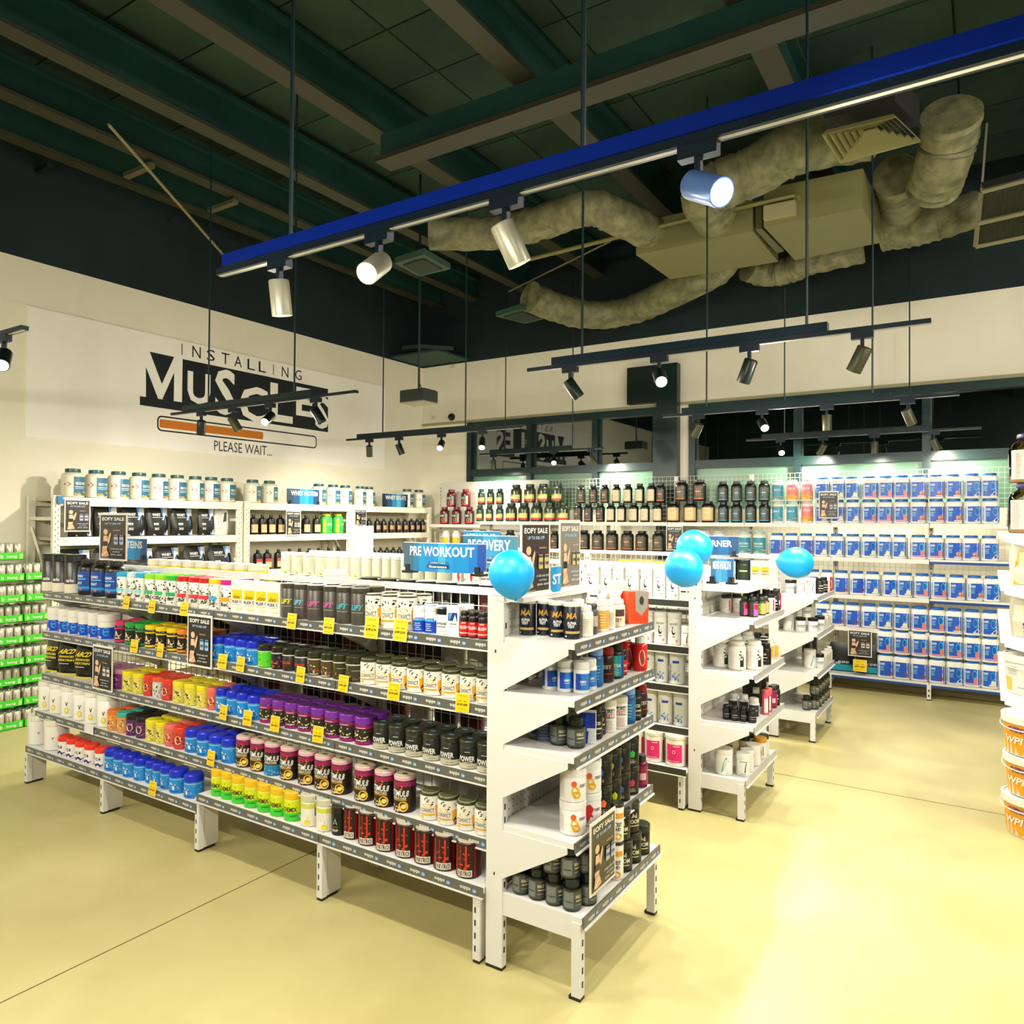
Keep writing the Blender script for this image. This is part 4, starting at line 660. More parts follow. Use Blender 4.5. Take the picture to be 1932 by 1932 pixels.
# ================================================================== SHELVING
SLOT = M('1a1a12', .6)
def slots(g, x, y, z0, z1, ax, st=.05, w_=.006):
    n = int((z1-z0)/st)
    for i in range(n):
        z = z0+st*(i+.3)
        if ax == 'y': g.box(x-w_/2, x+w_/2, y-.0008, y+.0008, z, z+st*.45, SLOT)
        else: g.box(x-.0008, x+.0008, y-w_/2, y+w_/2, z, z+st*.45, SLOT)
def wire_mesh(wd, z0, z1, st=.05, m=None):
    g = MB(); m = m or M('f4f0dc', .4); r = .0016; n = int(wd/st); k = int((z1-z0)/st)
    for i in range(n+1): g.box(i*wd/n-r, i*wd/n+r, -r, r, z0, z1, m)
    for j in range(k+1): z = z0+(z1-z0)*j/k; g.box(0, wd, -r-.003, r-.003, z-r, z+r, m)
    return g.make('wire_mesh', False)
def rail_print(wd, hgt=.034):
    g = MB(); n = max(1, int(wd/.118))
    for i in range(n):
        u = (i+.5)*wd/n
        flat_art(g, [('t', 'supps', u-.014, .5*hgt, .052, .0155, 'f4f2ea', .03), ('e', u+.031, .5*hgt, .011, .009, '5c9cd8'), ('t', '24', u+.031, .5*hgt, .013, .009, 'e8f4ff', .03)], (0, -.0006, 0), (1, 0, 0), (0, 0, 1), .0003)
    return g.make('rail_print', False)
def bracket_mesh(dep, hh=.15):
    g = MB(); g.prism([(0, 0, -.02), (0, -dep, -.02), (0, -dep, -.045), (0, -.0, -.02-hh)], (.006, 0, 0), WHT); return g.make('bracket', False)
RAILC = M('66675f', .35)
def gondola(label, x0, nb, bw, yc, ups, base, top, upf, basef, sgn=-1, printed=True, rails=RAILC, lowbase=None, back=True, side2=None):
    """freestanding run of bays; ups: shelf surfaces; front faces -Y; yc centre line"""
    t = thing('gondola_shelving', label, 'shelving', (x0, yc, 0))
    W_ = nb*bw; pm = None
    for i in range(nb+1):
        g = MB(); x = i*bw-(.037 if i == nb else 0); g.box(x-.03, x+.03, -.02, .02, .02, top, WHT2); slots(g, x-.012, -.021, .3, top-.02, 'y'); slots(g, x+.012, -.021, .3, top-.02, 'y'); obj('upright', g, t, smooth=False)
    mm = wire_mesh(bw-.07, base+.02, top-.03)
    bp = MB(); bp.box(0, bw, -.028, -.02, -.0, .0, WHT)
    rp = rail_print(bw-.01) if printed else None
    rl = MB(); rl.box(0, bw-.006, -.006, 0, -.036, .002, rails); rl.box(0, bw-.006, -.010, .0, -.042, -.036, WHT); railme = rl.make('price_rail', False)
    tp = MB(); tp.box(0, bw-.004, -.018, .018, 0, .03, WHT); tpm = tp.make('top_rail', False)
    sides = [-1, 1] if back else [-1]
    sh = {}
    for i in range(nb):
        x = i*bw; link('wire_mesh', mm, t, (x+.035, 0, 0)); link('top_rail', tpm, t, (x+.002, 0, top-.03))
        bz = lowbase[i] if lowbase else base
        for sd in sides:
            for z, fr in [(z, upf[k] if isinstance(upf, (list, tuple)) else upf) for k, z in enumerate(ups)]+[(bz, basef)]:
                dp = abs(fr-yc); key = (round(dp, 3),)
                if key not in sh: g = MB(); g.box(.003, bw-.003, -dp, -.025, -.022, 0, WHT); sh[key] = g.make('shelf', False)
                o = link('shelf', sh[key], t, (x if sd < 0 else x+bw, 0, z), 0 if sd < 0 else PI)
                o = link('price_rail', railme, t, (x+.003 if sd < 0 else x+bw-.003, -dp if sd < 0 else dp, z), 0 if sd < 0 else PI)
                if rp and sd < 0: link('rail_print', rp, o, (0, -.0062, -.035))['kind'] = 'stuff'
    bk = bracket_mesh(.24)
    for i in range(nb+1):
        for z in ups:
            for dx in ((-.012,) if i == nb else (.006,) if i == 0 else (-.012, .006)): link('bracket', bk, t, (i*bw+dx, -.02, z))
    # feet: slotted front post, tapered gusset, black pad
    for i in range(nb+1):
        for sd in sides:
            bz = (lowbase[min(i, nb-1)] if lowbase else base)-.02; dp = abs(basef-yc); x = i*bw-(.053 if i == nb else .016); s = sd
            g = MB(); g.box(x, x+.034, min(s*dp, s*(dp-.03)), max(s*dp, s*(dp-.03)), .012, bz, WHT)
            g.prism([(x+.004, s*(dp-.03), bz), (x+.004, s*.02, bz), (x+.004, s*.02, bz-.07), (x+.004, s*(dp-.12), bz-.07), (x+.004, s*(dp-.12), .012), (x+.004, s*(dp-.03), .012)], (.026, 0, 0), WHT2)
            g.box(x+.002, x+.032, min(s*dp, s*(dp-.1)), max(s*dp, s*(dp-.1)), 0, .012, BLK)
            if sd < 0: slots(g, x+.012, -dp-.0005, .03, bz-.02, 'y')
            obj('base_leg', g, t, smooth=False)
    return t
A_UP = [1.245, .98, .70, .462]; AX0, ABW = -5.31, .9125
gondola('long front white gondola shelving full of small tubs', AX0, 4, ABW, 2.775, A_UP, .30, 1.43, [2.495, 2.495, 2.495, 2.457], 2.40, lowbase=[.245, .245, .30, .30])
B_UP = [1.25, .965, .723, .468]
gondola('middle white gondola shelving behind the front one', -5.19, 4, .915, 4.73, B_UP, .245, 1.46, [4.42]*4, 4.34, printed=False, rails=M('33352a', .4))
C_UP = [1.25, .965, .70, .46]
gondola('rear white gondola shelving nearest the back wall', -5.17, 4, .915, 6.60, C_UP, .245, 1.46, [6.31]*4, 6.22, printed=False, rails=M('33352a', .4))

def endcap(label, xp, y0, y1, ups, base, top, xf, basexf, cap=None, printed=True, rails=RAILC, posttop=None):
    t = thing('endcap_shelving', label, 'shelving', (xp, y0, 0)); wd = y1-y0
    for yy in (0, wd-.032):
        g = MB(); g.box(-.075, 0, yy, yy+.032, .012, posttop or top, WHT); slots(g, .0006, yy+.016, .05, top-.02, 'x', w_=.008); g.box(-.075, 0, yy, yy+.032, 0, .012, BLK)
        if yy == 0: g.box(-.04, -.034, -.0008, .0, top-.2, top-.188, SLOT); g.box(-.04, -.034, -.0008, .0, .36, .372, SLOT)
        obj('upright', g, t, smooth=False)
    g = MB(); g.box(-.03, -.024, .03, wd-.03, base, top-.01, WHT2); bpo = obj('back_panel', g, t, smooth=False)
    pf = MB(); ny, nz = int((wd-.1)/.03), int((top-base)/.03)
    for j in range(nz):
        for i in range(ny): y = .05+.03*i; z = base+.02+.03*j; pf.poly([(-.0232, y, z), (-.0232, y+.005, z), (-.0232, y+.005, z+.005), (-.0232, y, z+.005)], SLOT)
    o = obj('perforations', pf, bpo, smooth=False); o['kind'] = 'stuff'
    rp = rail_print(wd-.02) if printed else None
    for z, xx in [(z, xf) for z in ups]+[(base, basexf)]:
        d = xx-xp
        g = MB(); g.box(-.02, d-.004, .004, wd-.004, z-.022, z, WHT); obj('shelf', g, t, smooth=False)
        g = MB(); g.box(0, wd-.004, -.006, 0, -.036, .004, rails); g.box(0, wd-.004, -.014, -.006, -.040, -.034, WHT); r = obj('price_rail', g, t, (d, .002, z), PI/2, smooth=False)
        if rp: link('rail_print', rp, r, (.01, -.0062, -.034))['kind'] = 'stuff'
        if z != base:
            for yy in (.0, wd-.008):
                g = MB(); g.prism([(0, yy, z-.022), (d-.03, yy, z-.022), (d-.03, yy, z-.045), (.0, yy, z-.205)], (0, .007, 0), WHT); obj('bracket', g, t, smooth=False)
    d = basexf-xp
    for yy in (0.0, wd-.034):
        g = MB(); g.box(d-.045, d-.008, yy, yy+.034, .012, base-.022, WHT); slots(g, d-.0075, yy+.017, .03, base-.05, 'x', w_=.008); g.box(0, d-.045, yy+.004, yy+.03, base-.085, base-.022, WHT); g.box(d-.055, d-.008, yy, yy+.034, 0, .012, BLK); obj('base_leg', g, t, smooth=False)
    if cap: g = MB(); g.box(-.07, cap-xp, .01, wd-.01, top-.0, top+.02, WHT); obj('top_board', g, t, smooth=False)
    return t
EA = [1.285, 1.075, .87, .56]
endcap('front white end-cap shelving with dark tubs and sale posters', -1.582, 2.41, 3.15, EA, .30, 1.42, -1.27, -1.235, cap=-1.50, posttop=1.44)
EB = [1.165, .85, .55]
endcap('middle white end-cap shelving with two balloons', -1.455, 4.37, 5.09, EB, .235, 1.47, -1.14, -1.19, printed=False, rails=M('c9c7c2', .35, .2))
g = thing('end_ledge', 'small white ledge under the blue sign on the middle end cap', 'ledge', (-1.43, 4.37, 1.345)); b = MB(); b.box(-.025, .25, .005, .715, -.02, 0, WHT); obj('board', b, g, smooth=False)
EC = [1.15, .855, .545]
endcap('rear white end-cap shelving with the sideways balloon', -1.44, 6.25, 6.97, EC, .235, 1.43, -1.14, -1.15, printed=False, rails=M('c9c7c2', .35, .2))

# ------------------------------------------------------------------ wall unit along the back
BX0, BBW = -6.875, .9105
t = thing('wall_shelving', 'long white wall shelving along the back wall', 'shelving', (BX0, 8.78, 0)); NB = 9
for i in range(NB+1):
    g = MB(); g.box(i*BBW-.02, i*BBW+.02, -.03, .0, .0, 2.3, WHT2); slots(g, i*BBW, -.031, .1, 2.28, 'y', w_=.008); obj('upright', g, t, smooth=False)
    g = MB(); g.box(i*BBW-.018, i*BBW+.018, -.40, -.365, 0, .15, WHT); slots(g, i*BBW, -.4005, .02, .14, 'y', w_=.012); g.box(i*BBW-.018, i*BBW+.018, -.365, -.03, .08, .15, WHT2); g.box(i*BBW-.018, i*BBW+.018, -.40, -.34, 0, .01, BLK); obj('base_leg', g, t, smooth=False)
mm = wire_mesh(BBW-.05, .2, 2.3, .05, M('e8e6cc', .4))
sd = MB(); sd.box(0, BBW-.045, 0, .004, .2, 2.31, WHT2); sdm = sd.make('solid_panel', False)
BLUER = M('1c4ea0', .3, .2); PALER = M('f4f2ea', .35)
for i in range(NB):
    if i < 2: link('solid_panel', sdm, t, (i*BBW+.022, -.01, 0))
    else: link('wire_mesh', mm, t, (i*BBW+.025, -.01, 0))
    rt = i >= 7
    zs = [(1.69 if i == 0 else 1.736, .30), (1.378, .30), (.988, .30), (.168, .375)] + ([(.652, .30)] if i < 7 else [])
    for z, dp in zs:
        g = MB(); g.box(i*BBW+.003, (i+1)*BBW-.003, -dp, -.032, z-.02, z, WHT); obj('shelf', g, t, smooth=False)
        g = MB(); low = z < .3
        g.box(i*BBW+.003, (i+1)*BBW-.003, -dp-.008, -dp, z-.042, z+.001, BLUER if (low or (rt and z < 1.5)) else PALER)
        if rt and z < 1.5 or low: g.box(i*BBW+.003, (i+1)*BBW-.003, -dp-.0086, -dp-.008, z-.018, z+.001, PALER)
        obj('price_rail', g, t, smooth=False)
kb = MB(); kb.box(0, NB*BBW, -.06, -.045, .0, .13, M('b4a878', .6)); obj('kick_board', kb, t, smooth=False)

# ------------------------------------------------------------------ galvanised rack along the left wall
RX, RX2 = -6.92, -7.36
rk = thing('warehouse_rack', 'pale galvanised warehouse rack along the left wall', 'rack', (-7.1, 3.31, 0))
posts = [3.31, 5.215, 5.31, 6.88, 6.955, 8.50]
for i, y in enumerate(posts):
    for x in (RX, RX2):
        g = MB(); g.box(x-.02-(-7.1), x+.02-(-7.1), y-3.31, y-3.31+.06, 0, 1.94, GALV)
        if x == RX:
            for j in range(34):
                z = .12+j*.052; 
                for dy in (.016, .04): g.box(RX+7.1+.0195, RX+7.1+.0206, y-3.31+dy, y-3.31+dy+.006, z+(.02 if dy > .03 else 0), z+.018+(.02 if dy > .03 else 0), M('2f3326', .6))
        obj('rack_post', g, rk, smooth=False)
    for z in (.3, .9, 1.72):
        g = MB(); g.box(RX2+7.1, RX+7.1, y-3.31+.02, y-3.31+.035, z, z+.03, GALV); obj('cross_tie', g, rk, smooth=False)
    g = MB(); g.tube([(RX2+7.1, y-3.31+.028, 1.68), (RX+7.1, y-3.31+.028, 1.0)], .014, 4, GALV); obj('cross_brace', g, rk, smooth=False)
for a, b in ((3.37, 5.215), (5.37, 6.88), (7.015, 8.50)):
    for z in (1.925, 1.57, 1.17, .75, .3):
        for x in (RX, RX2):
            g = MB(); g.box(x-.018+7.1, x+.018+7.1, a-3.31, b-3.31, z-.075, z, GALV); obj('rack_beam', g, rk, smooth=False)
        g = MB(); g.box(RX2+7.12, RX+7.08, a-3.31, b-3.31, z-.03, z-.004, M('cfc7a4', .7)); obj('deck_board', g, rk, smooth=False)
g = MB(); g.box(-.012, .012, 0, .045, -.035, .035, M('2a7cc0', .4)); tag(obj('beam_clip', g, loc=(-6.888, 3.335, 1.9), smooth=False), 'small blue clip at the top left corner of the rack', 'clip')

# ================================================================== GOODS ON THE FRONT GONDOLA
GA = 'front gondola '
row([('matte', [99.5, 119, 142], 1), ('blueblk', [167, 192, 219], 1), ('dc', [236]), ('dw', [254]), ('dc', [269.5]), ('dl', [289, 309]), ('dg', [330]), ('dr', [350.5, 372, 391]), ('dy', [410]), ('dm', [433]), ('flex', [455, 477, 500, 522], 1), ('fy', [548]), ('fb', [572]), ('fp', [598, 627]), ('ft', [652.5, 680]), ('convt', [708, 738, 768], 2), ('cafb', [793, 815]), ('cafw', [837]), ('boxv', [859]), ('shot', [877, 893, 912])], 1.245, 2.50, GA+'top shelf', 2)
row([('bluew', [110, 129, 147, 166, 184, 206], 2), ('kp', [231]), ('kg', [251, 270]), ('ky', [289, 309, 330]), ('ko', [349, 366, 385]), ('blu', [415, 440, 461, 482]), ('grn', [503.5]), ('purp', [527]), ('ven', [549, 573]), ('brn', [597, 621]), ('olv', [644, 671]), ('conv', [699, 728, 757, 787, 820, 853, 886, 917])], .98, 2.50, GA+'second shelf', 2)
row([('bcaa', [104, 132, 163], 1), ('jp', [198, 213, 229]), ('jy', [247, 267]), ('jr', [286.5]), ('jw', [303.5]), ('jr', [322]), ('jy', [343, 365, 386]), ('js', [404]), ('blu', [421.5, 443, 462.5, 485]), ('prp', [508, 531.5, 555, 579.5, 605, 631.5, 659.5, 689]), ('pow', [723, 752, 785, 817.5, 851.5, 886.5, 920])], .70, 2.50, GA+'third shelf', 2)
row([('vtub', [93, 114, 135.5, 158, 180, 204], 1), ('jo', [219]), ('jt', [237]), ('jk', [254.5, 273]), ('jy', [291, 309]), ('js', [326]), ('jr', [345]), ('blu', [367.5, 390, 413, 437]), ('stim', [464, 491], 1), ('stimb', [518], 1), ('stim', [548, 582, 613, 645, 689, 727, 764], 1), ('conv', [813, 846, 882, 916], 1)], .462, 2.462, GA+'fourth shelf', 2)
row([('vbig', [76, 107], 1), ('redl', [124, 140, 157, 174, 194], 1), ('blu', [214, 231, 249, 269, 287, 301, 317, 338, 366], 1)], .245, 2.41, GA+'bottom shelf', 1)
row([('chem', [414, 433, 455, 479, 504, 528, 555], 1), ('leg', [586, 615], 1), ('blkx', [641], 1), ('nit', [666, 697, 731, 768, 804, 841, 884], 1)], .30, 2.41, GA+'bottom shelf', 1)
# rear face of the front gondola, glimpsed through the wire mesh
def back_row(z, yb, place, ks, x0, x1, st):
    it = []; x = x0; i = 0
    while x < x1: r = TYPES[ks[i % len(ks)]]['r']; it.append((ks[i % len(ks)], x, yb-r-.01)); x += st; i += 1
    shelf_set(it, z+.001, place, PI, 10)
back_row(1.245, 3.055, 'rear side of front gondola, top shelf', ['mixg']*3+['ylw']*9+['dots']+['mixg']*3+['extd', 'mixw']+['mixb']*6+['mixr', 'mixw', 'mixb', 'mixg'], -5.2, -1.75, .132)
back_row(.98, 3.055, 'rear side of front gondola, second shelf', ['mixr', 'mixb', 'mixr', 'mixg', 'mixb', 'mixr', 'mixb', 'mixw', 'mixw', 'mixg', 'mixb', 'mixr'], -4.9, -1.75, .14)
back_row(.70, 3.055, 'rear side of front gondola, third shelf', ['mixb', 'mixb', 'mixr', 'mixw', 'mixb', 'mixr'], -3.9, -1.75, .16)
back_row(.462, 3.08, 'rear side of front gondola, fourth shelf', ['mixr', 'mixr', 'mixb'], -2.3, -1.75, .16)

# ================================================================== END CAP GOODS
BND = dict(front=(-1.575, -1.275, 2.425, 3.135), frontb=(-1.575, -1.24, 2.425, 3.135), middle=(-1.45, -1.145, 4.385, 5.075), middleb=(-1.45, -1.195, 4.385, 5.075), rear=(-1.435, -1.145, 6.265, 6.955), rearb=(-1.435, -1.155, 6.265, 6.955))
def cap_items(z, place, spec, face=36, lev=0.0):
    it = []
    for key, px, py in spec:
        p = onZ(px, py, z); it.append((key, p.x, p.y+TYPES[key]['r'], px))
    it = [list(e) for e in it]
    x0, x1, y0, y1 = (BND[place.split()[0]+('b' if 'bottom' in place else '')])
    for q in range(80):
        for i in range(len(it)):
            for j in range(i):
                A, B = it[i], it[j]; dx, dy = A[1]-B[1], A[2]-B[2]; d = math.hypot(dx, dy)+1e-6; rs = (TYPES[A[0]]['r']+TYPES[B[0]]['r'])*.97
                if d < rs: k_ = (rs-d)/d*.25; A[1] += dx*k_; A[2] += dy*k_; B[1] -= dx*k_; B[2] -= dy*k_
            r = TYPES[it[i][0]]['r']*.95; it[i][1] = min(max(it[i][1], x0+r), x1-r); it[i][2] = min(max(it[i][2], y0+r), y1-r)
    n = len(it); sc = [1.0]*n
    for i in range(n):
        for j in range(n):
            if i != j:
                d = math.hypot(it[i][1]-it[j][1], it[i][2]-it[j][2]); rs = TYPES[it[i][0]]['r']+TYPES[it[j][0]]['r']
                if d < rs*1.04: sc[i] = min(sc[i], max(.6, d/(rs*1.04)))
    for i, (k, x, y, px) in enumerate(it): put(k, x, y, z+.001+lev, math.radians(face+random.uniform(-14, 14)), place, sc[i], px)
    return it, sc
def R_(cx, cy, s, pts): return [(k, cx+x/s, cy+y/s) for k, x, y in pts]
c1 = R_(900, 1000, 5.682, [('alpha', 445, 1120), ('alpha', 630, 1132), ('alpha', 795, 1152), ('alpha', 955, 1172), ('wbot', 1120, 1150), ('grey', 1200, 1118), ('gbot', 1285, 1092), ('wbot', 1368, 1070), ('oval', 1468, 1040), ('wedge', 1625, 992), ('ribbon', 1735, 940), ('wbot', 1050, 1060), ('wbot', 1190, 1030), ('wbot', 1330, 990), ('oval', 1450, 960)])
cap_items(1.285, 'front end cap top shelf', c1)
c2 = R_(900, 1000, 5.682, [('nmn', 752, 1722), ('nmn', 905, 1745), ('nmn', 1055, 1760), ('nmn', 1160, 1720), ('tblu', 1225, 1690), ('dred', 1335, 1640), ('teal', 1440, 1598), ('shot', 1530, 1560), ('rbot', 1650, 1500), ('rbot', 1775, 1430), ('wbot', 880, 1640), ('wbot', 1030, 1650), ('rbox', 1545, 1470), ('dred', 1240, 1560), ('dred', 1690, 1385)])
cap_items(1.075, 'front end cap second shelf', c2)
c3 = R_(900, 1340, 5.4886, [('strp', 655, 330), ('bkj', 800, 372), ('bkj', 975, 405), ('wblu', 1108, 352), ('bkw', 1190, 305), ('bkw', 1240, 262), ('pure', 1328, 228), ('pure', 1432, 185), ('wbot', 1500, 150), ('tblu', 1565, 130), ('bkw', 1630, 95), ('dred', 1690, 60), ('nmn', 565, 285), ('dred', 1755, 30)])
cap_items(.87, 'front end cap third shelf', c3)
lo = [('ever', 925, 1300), ('everr', 1105, 1200), ('bo', 1252, 1112), ('bl', 1392, 1030), ('bb', 1492, 966), ('bp', 1590, 882), ('br', 1695, 800), ('crb', 1782, 736)]
c4, s4 = cap_items(.56, 'front end cap fourth shelf, lower layer', R_(900, 1340, 5.4886, lo))
for (k, x, y, px), s in list(zip(c4, s4))[:7]:
    k2 = {'everr': 'ever', 'bo': 'bkt', 'bl': 'bl', 'bb': 'bb', 'bp': 'bg', 'br': 'br'}.get(k, k)
    if k == 'bo': k2 = 'bb'
    put(k2, x, y, .562+TYPES[k]['h'], math.radians(38+random.uniform(-15, 15)), 'front end cap fourth shelf, upper layer', s, px)
lo = [('bkj', 390, 2010), ('bkj', 530, 2030), ('bkj', 700, 2060), ('bkj', 880, 2090), ('bkj', 1080, 2060), ('ywt', 1460, 1775), ('boom', 1556, 1705), ('boom', 1648, 1612), ('boom', 1738, 1524)]
c5, s5 = cap_items(.30, 'front end cap bottom shelf, lower layer', R_(900, 1340, 5.4886, lo))
for (k, x, y, px), s in list(zip(c5, s5))[:8]: put(k, x+(-.01 if k != 'ywt' else 0), y+.0, .302+TYPES[k]['h'], math.radians(38+random.uniform(-15, 15)), 'front end cap bottom shelf, upper layer', s, px)
# a second line of black jars farther in
cap_items(.30, 'front end cap bottom shelf, inner line', R_(900, 1340, 5.4886, [('bkj', 560, 1870), ('bkj', 740, 1850), ('bkj', 920, 1800), ('boom', 1420, 1600), ('boom', 1540, 1530)]))
# middle end cap
m1 = R_(1180, 1000, 6.44, [('wphr', 1125, 992), ('wphr', 1205, 1002), ('wphr', 1285, 1000), ('pkb', 1430, 1052), ('pkb', 1535, 1062), ('gor', 1635, 1040), ('gor', 1680, 1022), ('wphr', 1735, 1000), ('bkw', 1815, 985), ('crb', 1885, 950), ('bkw', 1540, 960), ('bkw', 1700, 920), ('pkb', 1470, 950), ('bkw', 1840, 890)])
cap_items(1.165, 'middle end cap top shelf', m1)
m2 = R_(1180, 1000, 6.44, [('cow', 1165, 1680), ('cow', 1335, 1705), ('cow', 1540, 1710), ('bkw', 1690, 1640), ('tlw', 1740, 1575), ('gbot', 1825, 1560), ('gbot', 1890, 1520), ('bkw', 1790, 1480), ('cow', 1240, 1560), ('cow', 1400, 1560), ('bkw', 1560, 1500)])
cap_items(.85, 'middle end cap second shelf', m2, -8)
m3 = R_(1200, 1260, 6.44, [('tiny', 1085, 632), ('tiny', 1185, 650), ('tiny', 1290, 658), ('tiny', 1395, 675), ('wcap', 1165, 560), ('wcap', 1290, 575), ('wcap', 1415, 620), ('pnk', 1570, 575), ('pnk', 1610, 545), ('crb', 1690, 500), ('bkw', 1745, 470), ('bigb', 1400, 470)])
cap_items(.55, 'middle end cap third shelf', m3, 15)
m4 = R_(1200, 1260, 6.44, [('dna', 1040, 1305), ('fig', 1345, 1330), ('fig', 1455, 1300), ('orn', 1545, 1220), ('peach', 1640, 1130), ('tlw', 1700, 1090), ('amb', 1150, 1050), ('amb', 1260, 1060), ('amb', 1360, 1030), ('everr', 1540, 985)])
cap_items(.235, 'middle end cap bottom shelf', m4, 10)
# rear end cap
r1_ = R_(1400, 1040, 6.44, [('cafw', 535, 510), ('cafw', 610, 512), ('fig', 700, 520), ('fig', 820, 520), ('bkw', 930, 518), ('bkw', 985, 505), ('orn', 1050, 500), ('rbot', 1140, 480)])
cap_items(1.15, 'rear end cap top shelf', r1_, 30)
r2_ = R_(1400, 1040, 6.44, [('fig', 550, 965), ('cafw', 700, 975), ('cafw', 850, 982), ('cafw', 965, 960), ('wbot', 1040, 935), ('wbot', 1085, 900)])
q, sq_ = cap_items(.855, 'rear end cap second shelf', r2_, 30)
put('cafw', (q[1][1]+q[2][1])/2, (q[1][2]+q[2][2])/2, .857+.113, .4, 'rear end cap second shelf, stacked on two', .95)
r3_ = R_(1400, 1040, 6.44, [('dna', 835, 1425), ('cafw', 955, 1425), ('wbot', 1020, 1400), ('wbot', 1080, 1370), ('wbot', 1120, 1340), ('matte', 850, 1290)])
cap_items(.545, 'rear end cap third shelf', r3_, 30)
r4_ = R_(1400, 1040, 6.44, [('bkj', 790, 1935), ('bkj', 900, 1935), ('bkj', 960, 1900), ('bkj', 1010, 1865), ('bkj', 1060, 1830), ('bkj', 1105, 1800)])
q, sq_ = cap_items(.235, 'rear end cap bottom shelf, lower layer', r4_, 30)
for (k, x, y, px), s in list(zip(q, sq_))[1:]: put(k, x, y, .237+TYPES[k]['h'], .5, 'rear end cap bottom shelf, upper layer', s, px)

# ================================================================== MIDDLE AND REAR GONDOLA GOODS
MG = 'middle gondola '
row([('clr', [544, 564, 586, 609, 632, 655, 675, 695, 714, 732, 749, 770, 793, 816, 839]), ('ribbon', [866, 887]), ('recov', [1120, 1145, 1168, 1194, 1221, 1245, 1270]), ('ptv', [1291, 1304])], 1.25, 4.43, MG+'top shelf', 1)
row([('mixb', [770, 800, 830]), ('mixw', [860, 890]), ('recov', [1120, 1145, 1169, 1195, 1221, 1247, 1273]), ('fig', [1296])], .965, 4.43, MG+'second shelf', 1)
row([('extd', [1130, 1162, 1194, 1224, 1249, 1278])], .723, 4.43, MG+'third shelf', 1)
row([('extd', [1145, 1180, 1200, 1228, 1256, 1286])], .468, 4.43, MG+'fourth shelf', 1)
row([('pinkt', [1140, 1168, 1200, 1235, 1277])], .245, 4.35, MG+'bottom shelf', 1)
RG = 'rear gondola '
row([('orbx', [1098, 1120, 1138, 1157]), ('dots', [1177, 1199, 1221, 1243, 1262]), ('mixg', [1380, 1405]), ('flex', [1425, 1445])], 1.25, 6.32, RG+'top shelf', 1)
row([('dots', [1110, 1130, 1150, 1170, 1190, 1210, 1230, 1250, 1270]), ('bkw', [1375]), ('bkj', [1402, 1420]), ('fig', [1438, 1452])], .965, 6.32, RG+'second shelf', 1)
row([('mixb', [1150, 1180, 1210, 1240, 1270]), ('bkw', [1395, 1410]), ('bkj', [1430, 1450])], .70, 6.32, RG+'third shelf', 1)
row([('mixb', [1250, 1275, 1380, 1400, 1425, 1445])], .46, 6.32, RG+'fourth shelf', 1)

# ================================================================== BACK WALL GOODS
BW = 'back wall '
FY = 8.475
def st2(spec, z, place, hb=.246): row(spec, z, FY, place, 1, 8)
z1 = 1.736
row([('redj', [839, 862, 886])], 1.69, FY, BW+'top shelf, lower tier', 1)
row([('redj', [852, 879])], 1.69+.252, FY, BW+'top shelf, upper tier', 1)
row([('golds', [906, 924, 943]), ('gold', [965, 989, 1013, 1038, 1064]), ('r1k', [1091, 1110.5, 1133]), ('r1c', [1153, 1173, 1196, 1217, 1241]), ('r1X', [1270.5, 1303, 1336.5]), ('r1b', [1365, 1390, 1417, 1443]), ('isoS', [1468.5, 1495.5]), ('isoP', [1523]), ('w1', [1552.5, 1580.6, 1608.7]), ('w2', [1639, 1670.7, 1701]), ('w3', [1732.7, 1766, 1799.4]), ('w4', [1833, 1867])], z1, FY, BW+'top shelf, lower tier', 1)
row([('golds', [909, 926, 943.5])], z1+.228, FY, BW+'top shelf, upper tier', 1)
row([('gold', [974, 1000, 1025.5, 1052]), ('r1L', [1286, 1320])], z1+.252, FY, BW+'top shelf, upper tier', 1)
row([('r1k', [1097, 1119.5, 1141]), ('r1c', [1162.5, 1184.5, 1207, 1229]), ('r1k', [1247]), ('r1b', [1364, 1390, 1416.5, 1442]), ('isoS', [1468]), ('isoP', [1495.5, 1522.5])], z1+.237, FY, BW+'top shelf, upper tier', 1)
row([('w1', [1552, 1580, 1608.5]), ('w2', [1640, 1670.7, 1701]), ('w3', [1733, 1766, 1797.5]), ('w4', [1833, 1867])], z1+.247, FY, BW+'top shelf, upper tier', 1)
row([('yelt', [842, 861]), ('dark', [885, 911, 937, 963]), ('r1k', [1047, 1075]), ('r1L', [1102, 1128, 1155, 1184, 1211, 1243]), ('isoT', [1330, 1357, 1405, 1434]), ('w5', [1466.5, 1493.5, 1521]), ('w1', [1550, 1579, 1609, 1639, 1669.5, 1698]), ('w2', [1732.7, 1765.4]), ('w3', [1798, 1832]), ('w4', [1866])], 1.378, FY, BW+'second shelf', 1)
row([('w5', [1536, 1560, 1588, 1617]), ('w1', [1646.5, 1678, 1708]), ('w2', [1739.7, 1771]), ('w3', [1805, 1838.5]), ('w4', [1871])], .988, FY, BW+'third shelf', 1)
row([('w5', [1553, 1581, 1609]), ('w1', [1640])], .652, FY, BW+'fourth shelf', 1)
for i, (zz, nm, ks) in enumerate(((.168, 'right bay lowest tier', ['w5', 'w5', 'w5', 'w5', 'w4', 'w2', 'w1']), (.415, 'right bay middle tier', ['w2']*7), (.662, 'right bay top tier', ['w1', 'w1', 'w2', 'w2', 'w3', 'w4', 'w4']))):
    xs = [1671, 1702.5, 1735, 1768.5, 1801, 1834, 1868]
    shelf_set([(k, Xof(x, 8.425+.072, .4), 8.425+.072) for k, x in zip(ks, xs)], zz+.001, BW+nm, 0, 6)
row([('gvb', [1588, 1640])], .168, 8.42, BW+'bottom shelf', 1, 6)

